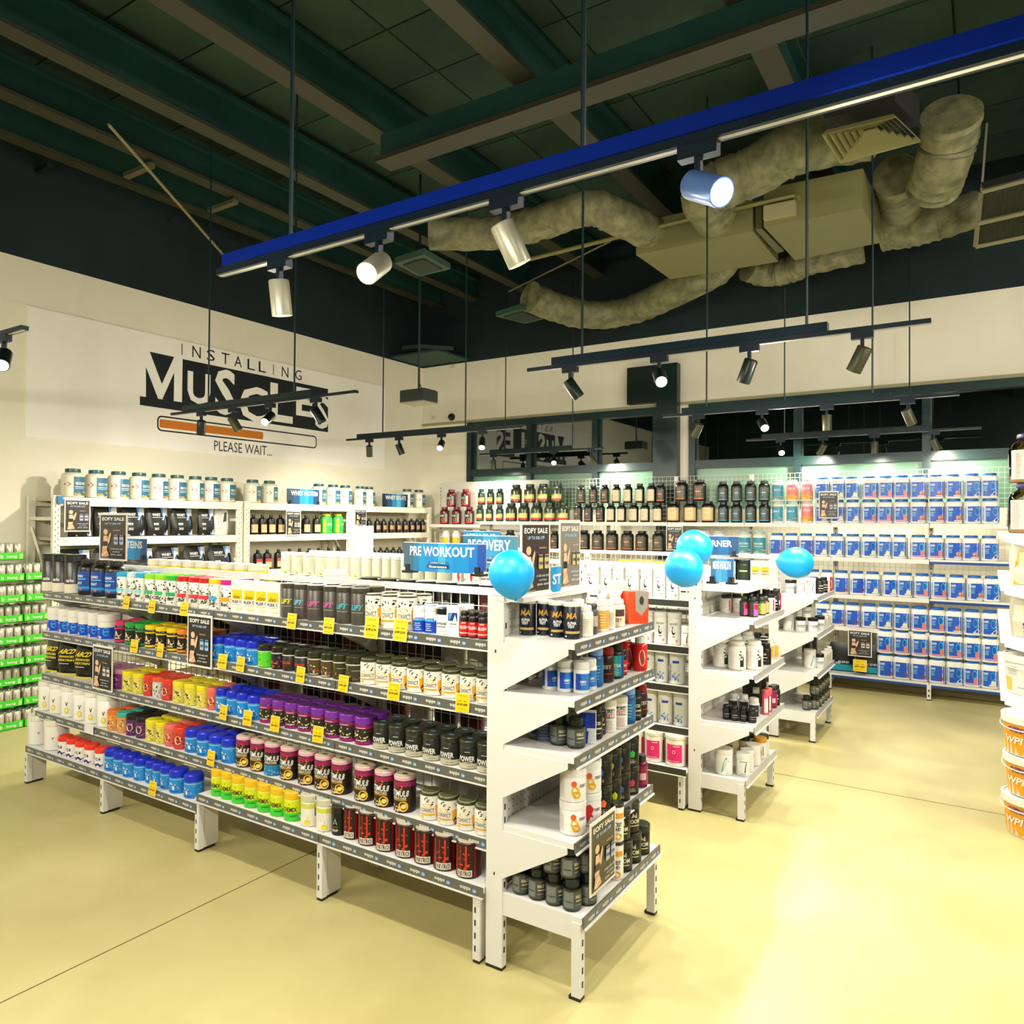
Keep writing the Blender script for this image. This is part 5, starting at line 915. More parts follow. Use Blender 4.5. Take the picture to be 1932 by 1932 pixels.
# ================================================================== RACK GOODS
def rack_row(spec, z, place, xf=-6.935):
    it = []
    for key, pxs in spec:
        r = TYPES[key]['r']; X = xf-r*(.55 if TYPES[key]['kind'] == 'pouch' else 1)-.01
        bay = ((3.37, 5.215), (5.37, 6.88), (7.015, 8.50))[0 if 'left' in place else 1 if 'middle' in place else 2] if z < 1.9 else (3.3, 8.6)
        for px in pxs:
            py = 990
            for _ in range(4): p = onX(px, py, X); py = pxy((X, p.y, z+.08))[1]
            it.append((key, X, min(max(p.y, bay[0]+r), bay[1]-r), px))
    shelf_set(it, z+.001, place, PI/2-(.6 if spec[0][0] == 'iso' else 0), 10)
rack_row([('iso', [137, 181, 223, 262, 299, 334, 368, 398, 428])], 1.925, 'left bay of rack, on top')
rack_row([('iso', [476, 508, 601, 628, 651])], 1.925, 'middle bay of rack, on top')
rack_row([('iso', [679, 696])], 1.925, 'right bay of rack, on top')
rack_row([('iso', [768, 790])], 1.925, 'right end of rack, on top')
rack_row([('bagw', [150, 198, 250, 296, 342, 388]), ('bagb', [428])], 1.57, 'left bay of rack, second level')
rack_row([('bagw', [140, 200, 262, 315, 366, 420])], 1.17, 'left bay of rack, third level')
rack_row([('pump', [478, 495, 511, 529, 546, 577, 597]), ('wpg', [615, 639])], 1.57, 'middle bay of rack, second level')
rack_row([('pumpr', [486, 504, 525, 546, 565]), ('pump', [583, 601, 620, 638])], 1.17, 'middle bay of rack, third level')
rack_row([('pumpd', [681, 696, 712, 724, 738, 751, 764, 776, 787, 800])], 1.57, 'right bay of rack, second level')
rack_row([('pumpd', [684, 704, 718, 730, 742, 754])], 1.17, 'right bay of rack, third level')

# ================================================================== WALL SIGN
SX = XL+.014
sg = thing('wall_sign', 'big off-white wall sign lettered INSTALLING MUSCLES with orange loading bar', 'sign', (XL, 3.30, 2.48))
SGW = noisy('sign_white', 'f0ece0', 'f6f3ea', 1.0, .7)
g = MB(); g.box(0, .012, 0, 4.79, 0, 1.205, SGW); obj('board', g, sg, smooth=False)
def SP(px, py): p = onX(px, py, SX); return (p.y-3.30, p.z-2.48)
INK = M('06141e', .6)
def sart(art, name='lettering'):
    g = MB(); flat_art(g, art, (.0125, 0, 0), (0, 1, 0), (0, 0, 1), .0006); return obj(name, g, sg, smooth=False)
band = [SP(*q) for q in ((344.7, 677.4), (619, 734), (619, 815.5), (264, 764), (264, 747.4), (275.4, 749), (343.5, 759))]
sart([('p', band, INK), ('p', [SP(282.6, 663.5), SP(328.6, 673.5), SP(305.4, 724.6)], INK), ('p', [SP(275.4, 692.5), SP(298.4, 752.5), SP(275.4, 749.2)], INK), ('p', [SP(306.3, 753.4), SP(328.6, 703), SP(327.7, 757)], INK)], 'black_band')
def gl(t, x0, y0, x1, y1, bold=.03, c=SGW, lay=3):
    """letter filling the box whose left edge top is (x0,y0) and right edge bottom (x1,y1) in the photo"""
    a, b = SP(x0, y0), SP(x1, y1); return ('t', t, (a[0]+b[0])/2, (a[1]+b[1])/2, b[0]-a[0], a[1]-b[1], c, bold)
for l_ in (gl('U', 354, 699, 396.5, 766, .05), gl('S', 406, 693, 444, 786, .06), gl('C', 451, 724, 505, 801, .06), gl('L', 510, 721, 552, 800, .05), gl('E', 559, 729, 590, 788, .05), gl('S', 595, 746, 620, 811, .06)): sart([('e', l_[2], l_[3], .0001, .0001, INK)]*4+[l_], 'letter')
xs = [343.6, 371, 398, 425.5, 449.5, 474, 495, 516, 538, 563]; ys = [659, 664.5, 670.5, 676.5, 682, 688, 692.5, 697, 702, 707.5]
for ch, x, y in zip('INSTALLING', xs, ys): sart([('t', ch, SP(x, y)[0], SP(x, y)[1], .01 if ch == 'I' else .105, .125, INK, 0)], 'letter')
a, b = SP(404, 845), SP(513, 852); sart([('t', 'PLEASE WAIT...', (a[0]+b[0])/2, SP(459, 846)[1], b[0]-a[0], .115, INK, .0)], 'please_wait')
o0, o1, o2 = SP(296.5, 797), SP(597.5, 835), SP(447, 800)
ulx, urx = o0[0], o1[0]; zt = SP(300, 783.5)[1]; zb = SP(300, 811.5)[1]; zt2 = SP(595, 822.5)[1]; zb2 = SP(595, 847.5)[1]; zt = (zt+zt2)/2; zb = (zb+zb2)/2
def rr_(x0, x1, y0, y1, r, n=5):
    pts = []
    for cx, cy, a0 in ((x1-r, y1-r, 0), (x0+r, y1-r, 90), (x0+r, y0+r, 180), (x1-r, y0+r, 270)):
        for i in range(n+1): a = math.radians(a0+90*i/n); pts.append((cx+r*math.cos(a), cy+r*math.sin(a)))
    return pts
sart([('p', rr_(ulx, urx, zb, zt, .05), INK), ('p', rr_(ulx+.016, urx-.016, zb+.016, zt-.016, .038), SGW), ('p', rr_(SP(301, 800)[0], SP(496.5, 824)[0], zb+.038, zt-.038, .015), M('f08a1c', .6))], 'loading_bar')
# ------------------------------------------------------------------ things on the walls
p0 = onX(0, 0, 0)
q = Vector((Xof(790, 6.1, 2.9), 6.1, 0)); pr = thing('projector', 'grey hanging projector box left of the back windows', 'projector', (q.x, q.y, onY(790, 749, 6.1).z))
W2 = .115+.03; g = MB(); g.box(-.16, .16, -.12, .12, -.062, .062, M('3c4242', .4)); g.box(-.16, .16, -.12, .12, -.072, -.062, M('b4b09a', .4)); g.box(-.15, .15, -.1, .1, .062, .07, M('2a2e2c', .5)); obj('case', g, pr, smooth=False)
g = MB(); g.lathe([(.03, -.075), (.045, -.07)], 16, M('d8d2b4', .3)); obj('lens', g, pr)
g = MB(); g.tube([(0, 0, .07), (0, 0, ZC-.02-pr.location.z)], .012, 8, M('14302e', .4)); g.tube([(0, 0, .16), (.03, 0, .1), (.05, 0, .068)], .005, 6, BLK); obj('ceiling_pole', g, pr)
q = onY(853, 787, YB); cm = thing('security_camera', 'small black dome security camera on the back wall', 'camera', (q.x, YB, q.z))
g = MB(); g.lathe([(.055, 0), (.055, .02), (.048, .03)], 20, M('1a1e1c', .4)); o = obj('mount', g, cm); o.rotation_euler = (PI/2, 0, 0)
g = MB(); g.lathe([(.045, .03), (.042, .05), (.03, .068), (.012, .076)], 20, M('040608', .08)); o = obj('dome', g, cm); o.rotation_euler = (PI/2, 0, 0)
for (px, py, wd, ht, lb) in ((818, 788, .07, .06, 'white wall plate left of the security camera'), (854, 691, .08, .06, 'white cable box high under the black band of back wall')):
    q = onY(px, py, YB); g = MB(); g.box(-wd/2, wd/2, -.012, 0, -ht/2, ht/2, M('fbf4dc', .5)); g.box(-.004, .004, -.014, -.012, -.004, .004, BLK); tag(obj('wall_plate', g, loc=(q.x, YB, q.z), smooth=False), lb, 'wall plate')
rod([onY(852, 600, YB-.02), onY(853, 640, YB-.02), onY(855, 688, YB-.02)], .006, M('10262a', .5), 'loose_cable', 'dark loose cable down the corner wall to a white box', 'cable')

# ================================================================== GREEN CANS
CX, CY0 = -6.76, 2.45
can = MB(); can.lathe([(.022, 0), (.028, .008), (.028, .118), (.021, .13)], 12, M('e4dccb', .25, .3)); can.lathe([(.0195, .1302), (.0195, .131)], 12, M('5cc43c', .3, .4))
wrap_art(can, [('p', [(-25, .35), (-25, .8), (-12, .8), (-12, .55), (8, .5), (14, .35), (0, .2)], '8c9a3c'), ('e', -4, .38, 12, .1, 'f2ead8')], .028, .01, .115); can_me = can.make('can')
tray = MB(); 
tray.box(-.09, 0, 0, .196, 0, .004, M('4adc1a', .5)); tray.box(-.002, 0, 0, .196, 0, .062, M('44e01c', .5)); tray.box(-.27, 0, 0, .002, 0, .062, M('3ecb1a', .5)); tray.box(-.27, 0, .194, .196, 0, .062, M('3ecb1a', .5)); tray.box(-.27, -.268, 0, .196, 0, .062, M('3ecb1a', .5)); tray.box(-.27, -.09, 0, .196, 0, .004, M('3ecb1a', .5))
flat_art(tray, [('t', 'b', .03, .032, .02, .032, 'f4fbe4', .05), ('t', 'bang', .105, .028, .075, .028, 'f4fbe4', .03), ('r', .16, .185, .008, .05, 'b8f090')], (.0004, 0, 0), (0, 1, 0), (0, 0, 1), .0006)
tray_me = tray.make('tray', False)
for col in range(4):
    for lv in range(9):
        if (col == 0 and lv > 8) or (col == 3 and lv > 7) or (col == 2 and lv > 8): continue
        y = CY0+.392-.005+(col-2)*.205+.0; z = .001+lv*.1735
        stack = ('first', 'second', 'third', 'fourth')[3-col]; 
        c_ = thing('can_case', f'green tray of drink cans, level {ORD[lv+1]} up, {stack} stack from the gondola', 'can case', (CX-(.03*(lv % 3)), y+.006*((lv*7+col*3) % 3), z), group='cases of green cans stacked by the left wall')
        link('tray', tray_me, c_)
        for i in range(4):
            for j in range(3):
                link('can', can_me, c_, (-.035-.062*i, .036+.062*j, .006), PI/2+random.uniform(-1.2, 1.2))
        f_ = MB(); 

# ================================================================== POSTERS, SIGNS, TAGS
def sale(w_, h_, dark='3c342e', seed=0, kind=0):
    W = w_/2; sk = 'f2c8a4'; ht = M('d8a878', .5)
    art = [('r', -W, W, 0, h_, 'fbf6ec'), ('r', -W*.92, W*.92, h_*.035, h_*.955, dark)]
    art += [('t', 'EOFY SALE', 0, h_*.875, w_*.80, h_*.075, 'ffffff', .06), ('t', 'UP TO 50% OFF', 0, h_*.775, w_*.58, h_*.045, 'a8d4fb', .05)]
    # woman with fair skin in a black top, seen from the front
    art += [('e', -W*.52, h_*.60, W*.17, h_*.062, 'e8c89c'), ('e', -W*.52, h_*.605, W*.11, h_*.043, sk), ('p', [(-W*.66, h_*.52), (-W*.38, h_*.52), (-W*.30, h_*.38), (-W*.40, h_*.24), (-W*.74, h_*.24), (-W*.68, h_*.38)], sk), ('p', [(-W*.30, h_*.5), (-W*.14, h_*.6), (-W*.1, h_*.55), (-W*.24, h_*.36), (-W*.34, h_*.38)], sk), ('p', [(-W*.68, h_*.40), (-W*.34, h_*.40), (-W*.36, h_*.30), (-W*.7, h_*.30)], '161414'), ('p', [(-W*.8, h_*.08), (-W*.72, h_*.24), (-W*.4, h_*.24), (-W*.22, h_*.1), (-W*.5, h_*.07)], 'e8b288'), ('p', [(-W*.78, h_*.1), (-W*.4, h_*.2), (-W*.38, h_*.18), (-W*.7, h_*.08)], 'f8e8c8')]
    pc = ['9cc8ec', 'b8bcd0', 'e8d8c8', 'd8c078'][kind % 4]
    art += [('p', rr_(W*.12, W*.42, h_*.34, h_*.54, W*.05), pc), ('p', rr_(W*.52, W*.82, h_*.34, h_*.54, W*.05), pc), ('r', W*.12, W*.42, h_*.50, h_*.53, '3c4c60'), ('r', W*.52, W*.82, h_*.50, h_*.53, '3c4c60'), ('r', W*.16, W*.38, h_*.40, h_*.44, '4c5c80'), ('r', W*.56, W*.78, h_*.40, h_*.44, '4c5c80')]
    art += [('t', 'SAVE NOW', W*.36, h_*.635, W*.5, h_*.022, 'f4b8a8', .04), ('t', 'OVER 50% OFF', W*.36, h_*.245, W*.9, h_*.028, 'bcd8f4', .05), ('t', 'IN STORE', W*.36, h_*.185, W*.5, h_*.02, 'e8e8f0', .04), ('t', '$39.95 - $69.95', W*.36, h_*.125, W*.8, h_*.03, 'e4ecf8', .05), ('t', 'TERMS APPLY', -W*.48, h_*.055, W*.7, h_*.014, 'd8d8e0', .02)]
    return art
def poster(label, x, y, z, w_, h_, rz, art, tilt=0, name='sale_poster', cat='poster', clip=True):
    t = thing(name, label, cat, (x, y, z), rz); g = MB(); g.box(-w_/2, w_/2, .0, .004, 0, h_, M('f6f0e0', .5)); b = obj('card', g, t, smooth=False)
    g = MB(); flat_art(g, art, (0, -.0004, 0), (1, 0, 0), (0, 0, 1), .0005); obj('print', g, b, smooth=False)
    if clip: g = MB(); g.box(-.02, .02, .004, .012, h_*.45, h_*.5, M('e8e4d8', .3)); obj('clip', g, t, smooth=False)
    if tilt: t.rotation_euler = (math.radians(tilt), 0, rz)
    return t
def pposter(label, x0, y0, x1, y1, axis, val, kind=0, dark='3c342e', extra=0, **k):
    if axis == 'Y':
        a, b = onY(x0, y0, val), onY(x1, y1, val); w_ = b.x-a.x; h_ = a.z-b.z; return poster(label, (a.x+b.x)/2, val, b.z, w_, h_, extra, sale(w_, h_, dark, kind=kind), **k)
    a, b = onX(x0, y0, val), onX(x1, y1, val); w_ = abs(b.y-a.y); h_ = a.z-b.z
    return poster(label, val, (a.y+b.y)/2, b.z, w_, h_, PI/2+extra, sale(w_, h_, dark, kind=kind), **k)
pposter('sale poster on front gondola beside the black bags', 175.5, 1215, 211.5, 1307, 'Y', 2.475, 2, '181410')
pposter('sale poster on front gondola between orange and blue tubs', 354.5, 1157, 399, 1263, 'Y', 2.475, 0, '241c16')
pposter('sale poster at the top left corner of the rack', 122, 941, 170, 1003, 'X', -6.888, 1)
pposter('sale poster standing above the matt black tubs', 188.5, 968, 239, 1059, 'Y', 2.80, 1)
pposter('sale poster on the middle bay of the rack', 540, 963, 567, 1010, 'X', -6.888, 2)
pposter('small sale poster at right rack post above white card', 669.5, 961, 691, 991, 'X', -6.888, 1, '241c16')
pposter('large sale poster behind the near balloon', 983, 984, 1037, 1116, 'X', -1.495, 3, '352a24')
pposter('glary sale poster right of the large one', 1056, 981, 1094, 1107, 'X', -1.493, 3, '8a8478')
pposter('sale poster on back wall left of the paired balloons', 1257, 992, 1288, 1039, 'Y', 8.455, 1)
pposter('sale poster among blue-labelled tubs on the top shelf', 1545, 927, 1582, 978, 'Y', 8.40, 1)
pposter('sale poster above the black and turquoise bags', 1600, 1187, 1645, 1241, 'Y', 8.40, 2)
e0 = onX(1114, 1565, -1.222); e1 = onX(1161, 1530, -1.222); e2 = onX(1116, 1690, -1.222)
poster('dark sale poster low on the front end cap', -1.222, (e0.y+e1.y)/2, e2.z-.005, abs(e1.y-e0.y), .265, PI/2, sale(abs(e1.y-e0.y), .265, '3a3424', kind=1))
a, b = onX(670.5, 992, -6.886), onX(704, 1046, -6.886); g = MB(); g.box(0, .004, 0, b.y-a.y, 0, a.z-b.z, M('fbf8ea', .5)); tag(obj('blank_card', g, loc=(-6.888, a.y, b.z), smooth=False), 'blank white card hanging on the right rack post', 'card')
def header(label, x, y, z, w_, h_, rz, text, cols, sub=True, curve=.04, tsz=(.78, .34), fy=.70, feet=True):
    """bowed blue board on two black clip feet"""
    t = thing('header_sign', label, 'sign', (x, y, z), rz); n = 12; g = MB()
    def PT(u, v, o): s = (u/(w_/2)); return (u, -curve*(1-s*s)-o, v)
    for i in range(n):
        u0, u1 = -w_/2+w_*i/n, -w_/2+w_*(i+1)/n; v0a = .18*h_*max(0, abs(u0/(w_/2))-.72)/.28*.6; v1a = .18*h_*max(0, abs(u1/(w_/2))-.72)/.28*.6
        c = cols[int(i*len(cols)/n)]
        g.poly([PT(u0, v0a, 0), PT(u1, v1a, 0), PT(u1, h_, 0), PT(u0, h_, 0)], mt(c)); g.poly([PT(u0, v0a, -.004), PT(u0, h_, -.004), PT(u1, h_, -.004), PT(u1, v1a, -.004)], mt('e8e8e4'))
        g.poly([PT(u0, h_, 0), PT(u1, h_, 0), PT(u1, h_, -.004), PT(u0, h_, -.004)], mt('f4f4f0'))
        g.poly([PT(u0, h_*.975, .0006), PT(u1, h_*.975, .0006), PT(u1, h_, .0006), PT(u0, h_, .0006)], mt('e8f0f4'))
    b = obj('board', g, t, smooth=False); g = MB()
    art = [('t', text, 0, h_*fy, w_*tsz[0], h_*tsz[1], 'ffffff', .05)]
    if sub: art += [('p', rr_(-w_*.12, w_*.12, h_*.18, h_*.36, .005), '0c7ab8'), ('t', 'UNBEATABLE', 0, h_*.32, w_*.18, h_*.05, 'e4f4fa', .0), ('p', rr_(-w_*.13, w_*.13, h_*.14, h_*.25, .004), '0c3c5c'), ('t', 'Guarantee', 0, h_*.19, w_*.22, h_*.08, 'ffffff', .03)]
    for pts, fs, cc, lay, isr in art_polys(art): g.mesh2([PT(u, v, .0012*lay) for u, v in pts], fs, mt(cc))
    obj('print', g, b, smooth=False)
    if feet:
        for s in (-1, 1):
            g = MB(); g.box(s*w_*.42-.012, s*w_*.42+.012, -.02, .02, -.0, h_*.22, M('141c18', .4)); g.box(s*w_*.42-.03, s*w_*.42+.03, -.025, .03, -.012, .0, M('141c18', .4)); obj('clip_foot', g, t, smooth=False)
    return t
G5 = ['4a6e88', '1a84b8', '129ad8', '1c8cd0', '38b4e0', '1c96d4', '128cd0', '0c78c8', '0c4ca4']
def hpx(label, x0, y0, x1, y1, Y, text, cols, **k):
    a, b = onY(x0, y0, Y), onY(x1, y1, Y); return header(label, (a.x+b.x)/2, Y, b.z, b.x-a.x, a.z-b.z, 0, text, cols, **k)
hpx('blue PRE WORKOUT sign on top of the front gondola', 762, 1022, 917, 1083, 2.80, 'PRE WORKOUT', G5)
hpx('blue RECOVERY sign behind the PRE WORKOUT one', 874, 1009, 977, 1074, 4.70, 'RECOVERY', ['1c6c94', '1a84b8', '28a4d8', '1c8cc0', '4a90a8'], curve=.03)
hpx('blue sign half hidden behind the RECOVERY one', 875, 1001, 944, 1045, 6.58, 'VITAMINS', ['1a74a8', '1a94c8', '1c7cb0'], sub=False)
hpx('blue BURNER sign behind the paired balloons', 1286, 1010, 1394, 1048, 6.55, 'FAT BURNER', ['0c3c6c', '124c84', '0c5c9c', '0c6cac', '0c4c84'], curve=.02, sub=False, fy=.6)
hpx('blue MENS HEALTH sign on the middle end-cap ledge', 1341, 1052, 1384, 1099, 4.44, 'MENS HEALTH', ['2c6c94', '4c94bc', '3488b8', '1c5c94'], curve=.015, sub=False)
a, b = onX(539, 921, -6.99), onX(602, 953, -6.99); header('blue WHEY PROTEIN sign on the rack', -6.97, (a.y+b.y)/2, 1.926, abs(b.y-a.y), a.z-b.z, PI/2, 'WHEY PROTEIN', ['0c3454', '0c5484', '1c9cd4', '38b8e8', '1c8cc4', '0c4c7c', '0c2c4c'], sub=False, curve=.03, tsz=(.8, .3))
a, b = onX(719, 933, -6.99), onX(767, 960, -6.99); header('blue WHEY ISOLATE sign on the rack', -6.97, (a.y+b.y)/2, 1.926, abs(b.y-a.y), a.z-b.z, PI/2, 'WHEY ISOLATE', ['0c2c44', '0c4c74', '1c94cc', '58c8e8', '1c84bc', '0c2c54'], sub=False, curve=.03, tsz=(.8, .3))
a, b = onY(240, 1009, 4.0), onY(275, 1055, 4.0); 
header('blue sign ending in S behind the poster at left', Xof(275, 3.08, 1.5)-.2, 3.08, onY(258, 1056, 3.08).z, .42, .155, 0, 'PROTEINS', ['0c6cac', '0c8cd4', '0c9ce4', '0c8cd4', '0c5ca4'], sub=False, curve=.01)
header('narrow blue ST sign between two sale posters', -1.49, (onX(1041, 1068, -1.49).y+onX(1058, 1068, -1.49).y)/2-.0, 1.445, .085, onX(1049, 1068, -1.49).z-1.445, PI/2, 'ST', ['0c9ce0', '1ca8e4'], sub=False, curve=.004, tsz=(.8, .4), fy=.5, feet=False)
# yellow price tags clipped to the rails
def ptag(px, py, Y, w_, h_, lb, txt='$49 $39'):
    p = onY(px, py, Y); t = thing('price_tag', lb, 'price tag', (p.x, Y, p.z-h_/2), math.radians(random.uniform(-6, 6))); g = MB(); g.box(-w_/2, w_/2, 0, .002, 0, h_, M('fbf0a0', .5)); b = obj('card', g, t, smooth=False)
    g = MB(); flat_art(g, [('r', -w_*.47, w_*.47, h_*.03, h_*.97, 'ffd60a'), ('t', 'MEMBERS PRICE', 0, h_*.86, w_*.62, h_*.045, '8a7410', .0), ('r', -w_*.3, -w_*.08, h_*.57, h_*.6, '8a7410'), ('r', w_*.08, w_*.3, h_*.57, h_*.6, '8a7410'), ('t', txt, 0, h_*.4, w_*.74, h_*.13, '4a3c08', .03), ('r', -w_*.3, w_*.3, h_*.16, h_*.18, 'b89c14')], (0, -.0004, 0), (1, 0, 0), (0, 0, 1), .0004); obj('print', g, b, smooth=False); t.rotation_euler.x = math.radians(-7)
for nm, Yt, lst in (('top', 2.478, [(236.5, 1137), (285, 1144), (346, 1149), (548.5, 1172), (618.5, 1181), (699, 1184, 1), (753.5, 1189, 1)]), ('second', 2.478, [(251.5, 1219), (300.5, 1227), (418, 1248), (452, 1253), (565, 1273), (646, 1290), (741.5, 1305), (871.5, 1326)]), ('third', 2.478, [(419.5, 1344), (465, 1355), (517, 1366), (598.5, 1386)]), ('fourth', 2.44, [(396, 1431)]), ('bottom', 2.38, [(286, 1488)])):
    for i, e in enumerate(lst):
        big = len(e) > 2
        ptag(e[0], e[1], Yt, .082 if big else .066, .098 if big else .072 + .004, f'yellow price tag, {ORD[i+1]} from left on front gondola {nm} rail', '$149 $134' if big else ('$104 $98' if nm == 'second' and e[0] > 560 else '$69 $59'))
p = onY(168, 1375, 2.44); g = MB(); g.box(-.05, .05, 0, .002, -.03, .03, M('f4f2ee', .5)); tag(obj('price_tag', g, loc=(p.x, 2.438, p.z), smooth=False), 'plain white tag below the tall white tubs at left', 'price tag')
p = onY(1622, 1256, 8.385); ptag(1622, 1256, 8.385, .13, .12, 'yellow price tag below the black and turquoise bags', '$99 $89')

# ================================================================== BALLOONS
BAL = bpy.data.materials.new('blue_latex'); BAL.use_nodes = True; b_ = BAL.node_tree.nodes['Principled BSDF']; b_.inputs['Base Color'].default_value = (.0, .33, .80, 1); b_.inputs['Roughness'].default_value = .42
b_.inputs['Subsurface Weight'].default_value = .25; b_.inputs['Subsurface Radius'].default_value = (.02, .05, .08); b_.inputs['Subsurface Scale'].default_value = .1
def balloon(px, py, Y, R, label, d=(0, 0, -1), el=1.06, anchor=None):
    c = onY(px, py, Y); t = thing('balloon', label, 'balloon', tuple(c)); g = MB(); prof = []
    for i in range(25):
        a = PI*i/24; z = -math.cos(a); r_ = math.sin(a)
        if z < 0: r_ *= 1-.10*z*z*.9; z *= el*1.0+.10*z*z
        prof.append((max(r_*R, .004), z*R))
    prof = [(.009, -R*(el+.16)), (.005, -R*(el+.125))]+prof
    g.lathe(prof, 36, BAL); o = obj('skin', g, t); D = Vector(d).normalized(); qn = (-D).to_track_quat('Z', 'Y'); o.rotation_mode = 'QUATERNION'; o.rotation_quaternion = qn
    k = D*R*(el+.16)
    if anchor: g = MB(); A = Vector(anchor)-c; g.tube([k, (k+A)/2+Vector((0, 0, -.01)), A], .0012, 5, M('e8e4d8', .4)); obj('string', g, t)
balloon(965, 1081, 2.34, .0865, 'round blue balloon at the near end cap post', (.2, .0, -1), anchor=(-1.62, 2.41, 1.43))
balloon(1310, 1033, 4.24, .104, 'upper blue balloon of the pair at middle end cap', (-.2, .3, -1), anchor=(-1.50, 4.38, 1.40))
balloon(1290, 1071, 4.05, .107, 'lower blue balloon of the pair at middle end cap', (.6, .5, -1), 1.0, anchor=(-1.50, 4.375, 1.30))
balloon(1504, 1062, 6.12, .122, 'blue balloon lying sideways at the rear end cap', (-1, .1, .05), 1.22, anchor=(-1.46, 6.245, 1.40))

# ================================================================== RIGHT SIDE UNIT
UX, UY0 = .055, 5.28
ru = thing('side_shelving', 'white side shelving at the right edge with jars and bags', 'shelving', (UX, UY0, 0))
for yy in (0, .9, 1.8): g = MB(); g.box(.38, .44, yy, yy+.03, 0, 2.2, WHT); obj('upright', g, ru, smooth=False)
g = MB(); g.box(.44, .45, 0, 1.83, .1, 2.2, M('1c1f1c', .6)); obj('back_panel', g, ru, smooth=False)
for z in (1.68, 1.37, 1.06, .72):
    g = MB(); g.box(0, .44, 0, 1.83, z-.03, z, WHT); obj('shelf', g, ru, smooth=False)
    g = MB(); g.prism([(.02, 0, z-.03), (.44, 0, z-.03), (.44, 0, z-.15), (.02, 0, z-.05)], (0, .006, 0), WHT); obj('bracket', g, ru, smooth=False)
CLR = glassmat('clear_plastic', (.93, .94, .97), .05)
def bigjar(x, y, z, lb, hasred):
    t = thing('clear_jar', lb, 'jar', (x, y, z), math.radians(-38)); g = MB(); R = .145; g.lathe([(R*.94, 0), (R, .01), (R, .2), (R*.9, .235), (R*.66, .262), (R*.66, .272)], 28, CLR); obj('body', g, t)
    g = MB(); g.lathe([(R*.9, .004), (R*.94, .012), (R*.94, .045), (R*.9, .046)], 28, M('e8b45c', .7)); obj('powder', g, t)
    g = MB(); g.lathe([(R*.7, .272), (R*.72, .28), (R*.70, .296)], 28, M('2c3c8c', .35)); obj('lid', g, t)
    g = MB(); wrap_art(g, [('r', -26, 80, .06, .98, 'e9e4dc')]+lines(-10, .1, .9, 16, 26, 'b8b4b0', 4)+lines(24, .1, .9, 14, 24, 'c4a8a8', 6)+([('r', -84, -64, .1, .9, 'f0583c')] if hasred else [('t', 'MASS', -60, .5, 16, .7, 'f4f4f0', .05, 0, 1)]), R, .01, .2); obj('printed_label', g, t, smooth=False)
bigjar(.24, 5.44, 1.682, 'lower clear jar at the right edge, on the top shelf', False)
bigjar(.245, 5.445, 1.682+.298, 'upper clear jar at the right edge, stacked on another', True)
T('ybag', 'yellow bag', 'pouch', .12, .27, 'd8d4c4', 'd8d4c4', [('p', [(-.75, .0), (-.6, .5), (-.45, .8), (.6, .72), (.85, .1), (.8, 0)], 'f2b414'), ('r', -.4, -.1, .42, .72, 'f6dca0'), ('e', .25, .5, .16, .08, 'f6e8c0'), ('e', .05, .14, .14, .05, 'f8e8b0')])
T('sbag', 'silver bag lettered EVOGEN', 'pouch', .12, .268, 'b9b59c', 'b9b59c', [('r', -.7, .75, .0, .7, 'd4cdb2'), ('t', 'EVOGEN', .1, .36, .5, .6, '1440a0', .03, 0, 1)])
put('ybag', .21, 5.40, 1.372, math.radians(-30), 'right-hand shelving under the clear jars')
put('sbag', .21, 5.40, 1.062, math.radians(-30), 'right-hand shelving above the white bucket')
T('kbag', 'black bag', 'pouch', .12, .28, '14140f', '14140f', [('t', 'LEAN', -.2, .6, 1.0, .12, 'f4f4ee', .04, .2)])
put('kbag', .2, 5.80, .722, math.radians(-30), 'right-hand shelving behind the white bucket')
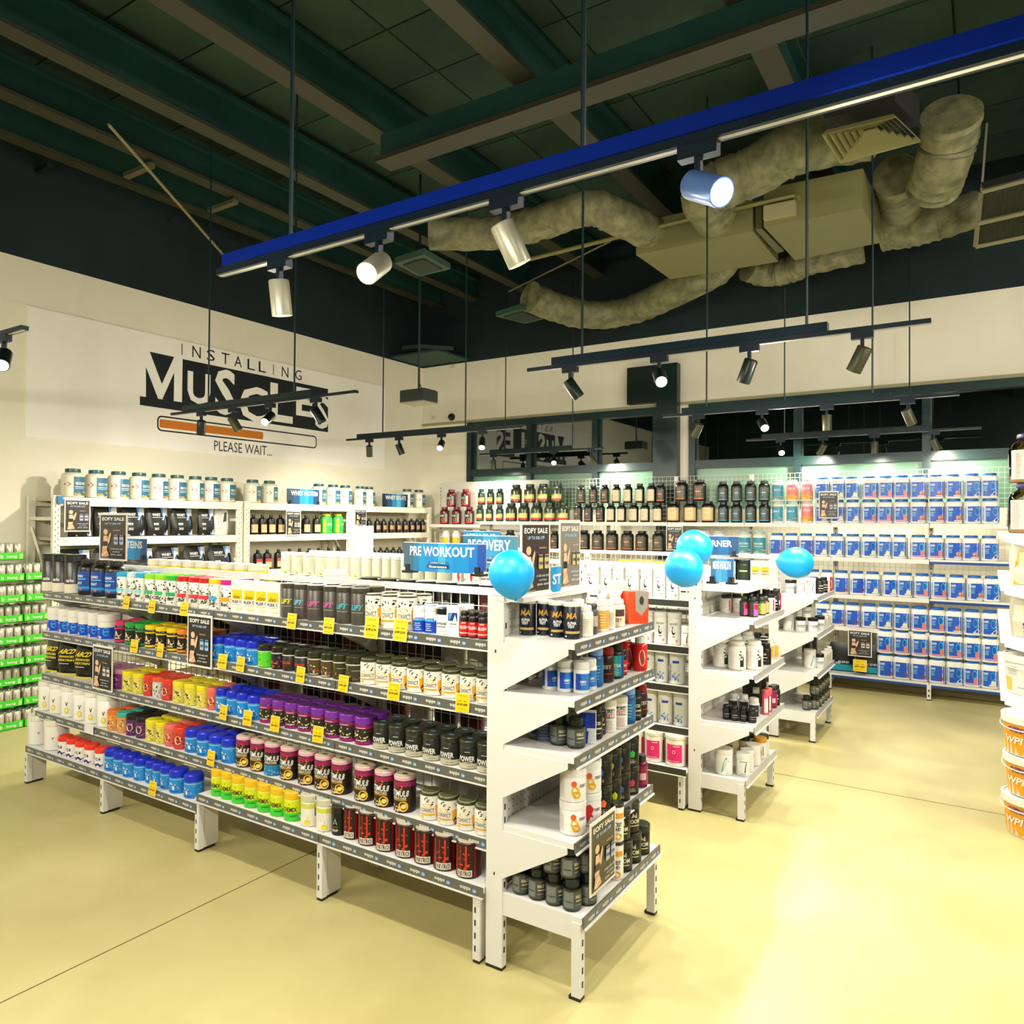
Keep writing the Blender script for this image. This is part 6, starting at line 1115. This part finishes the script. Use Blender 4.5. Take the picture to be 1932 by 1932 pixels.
def bucket(x, y, z, R, h, lb, lid, art, rz, body='f4f0e4'):
    t = thing('powder_bucket', lb, 'bucket', (x, y, z), rz); g = MB(); g.lathe([(R*.88, 0), (R*.90, .006), (R*.98, h*.82)], 30, M(body, .4)); obj('body', g, t)
    g = MB(); g.lathe([(R*.98, h*.80), (R*1.06, h*.81), (R*1.07, h*.985), (R*1.03, h), (R*.98, h), (R*.97, h*.975)], 30, M(lid, .35)); obj('lid', g, t)
    g = MB(); wrap_art(g, art, R*.985, .008, h*.80, taper=R*.09); obj('printed_label', g, t, smooth=False)
    g = MB(); g.tube([(R*1.07*math.sin(a), -R*1.07*math.cos(a)-.004, h*.80-.03*math.sin(a+PI/2)) for a in [(-PI/2+PI*i/16) for i in range(17)]], .003, 6, M('f4f4f0', .4)); obj('handle', g, t)
ora = lambda c, s: [('r', -180, 180, 0, 1, 'f7a814'), ('b', s, 6, 20, 44, .02, .22, 8, .1, c), ('r', -180, 180, .97, 1, 'fbe8c0'), ('t', 'INTERNATIONAL', 6, .86, 62, .09, '2a1c8c', .04, .2), ('t', 'NUTRITION', -4, .75, 34, .07, '2a1c8c', .04, .2), ('t', 'WPI', -16, .46, 44, .24, 'fbf6ec', .06, .1), ('r', 50, 54, 0, 1, '9a9488'), ('r', 58, 82, .05, .95, 'd07c10')]+[('e', 68, .14+.16*i, 6, .055, 'fbe4b0') for i in range(5)]+[('r', -28, 46, .06+.07*i, .065+.07*i, 'f8c44c') for i in range(10)]
bR, bh = .152, .222
for i, (c, lb) in enumerate((('7a1c24', 'lowest orange bucket of the stack on the floor at right'), ('e8284c', 'middle orange bucket of the stack on the floor at right'), ('f4e8b0', 'top orange bucket of the stack on the floor at right'))):
    bucket(.215+(.008 if i == 1 else 0), 5.112, .001+i*(bh+.001), bR, bh, lb, 'f6f2ea', ora(c, 70+i), math.radians(-32))
bucket(.22, 5.45, .722, .145, .235, 'white bucket with yellow patch on lowest shelf at right', 'f2efe6', [('r', -180, 180, 0, 1, 'ece8dc'), ('r', -60, -34, .05, .5, 'f0cc5c'), ('r', 30, 80, 0, .95, 'f0a81c'), ('t', 'protein', -6, .2, 20, .06, '8a9a9a', .02)]+lines(-30, .6, .9, 4, 30, 'c8c8c4', 3), math.radians(-20))
for i in range(3): bucket(.56, 4.97, .001+i*(bh+.001), bR, bh, ('lowest', 'middle', 'top')[i]+' bucket of the second stack, cut by right edge', 'f6f2ea', ora('c85024', 90+i), math.radians(-40))

finish_labels()
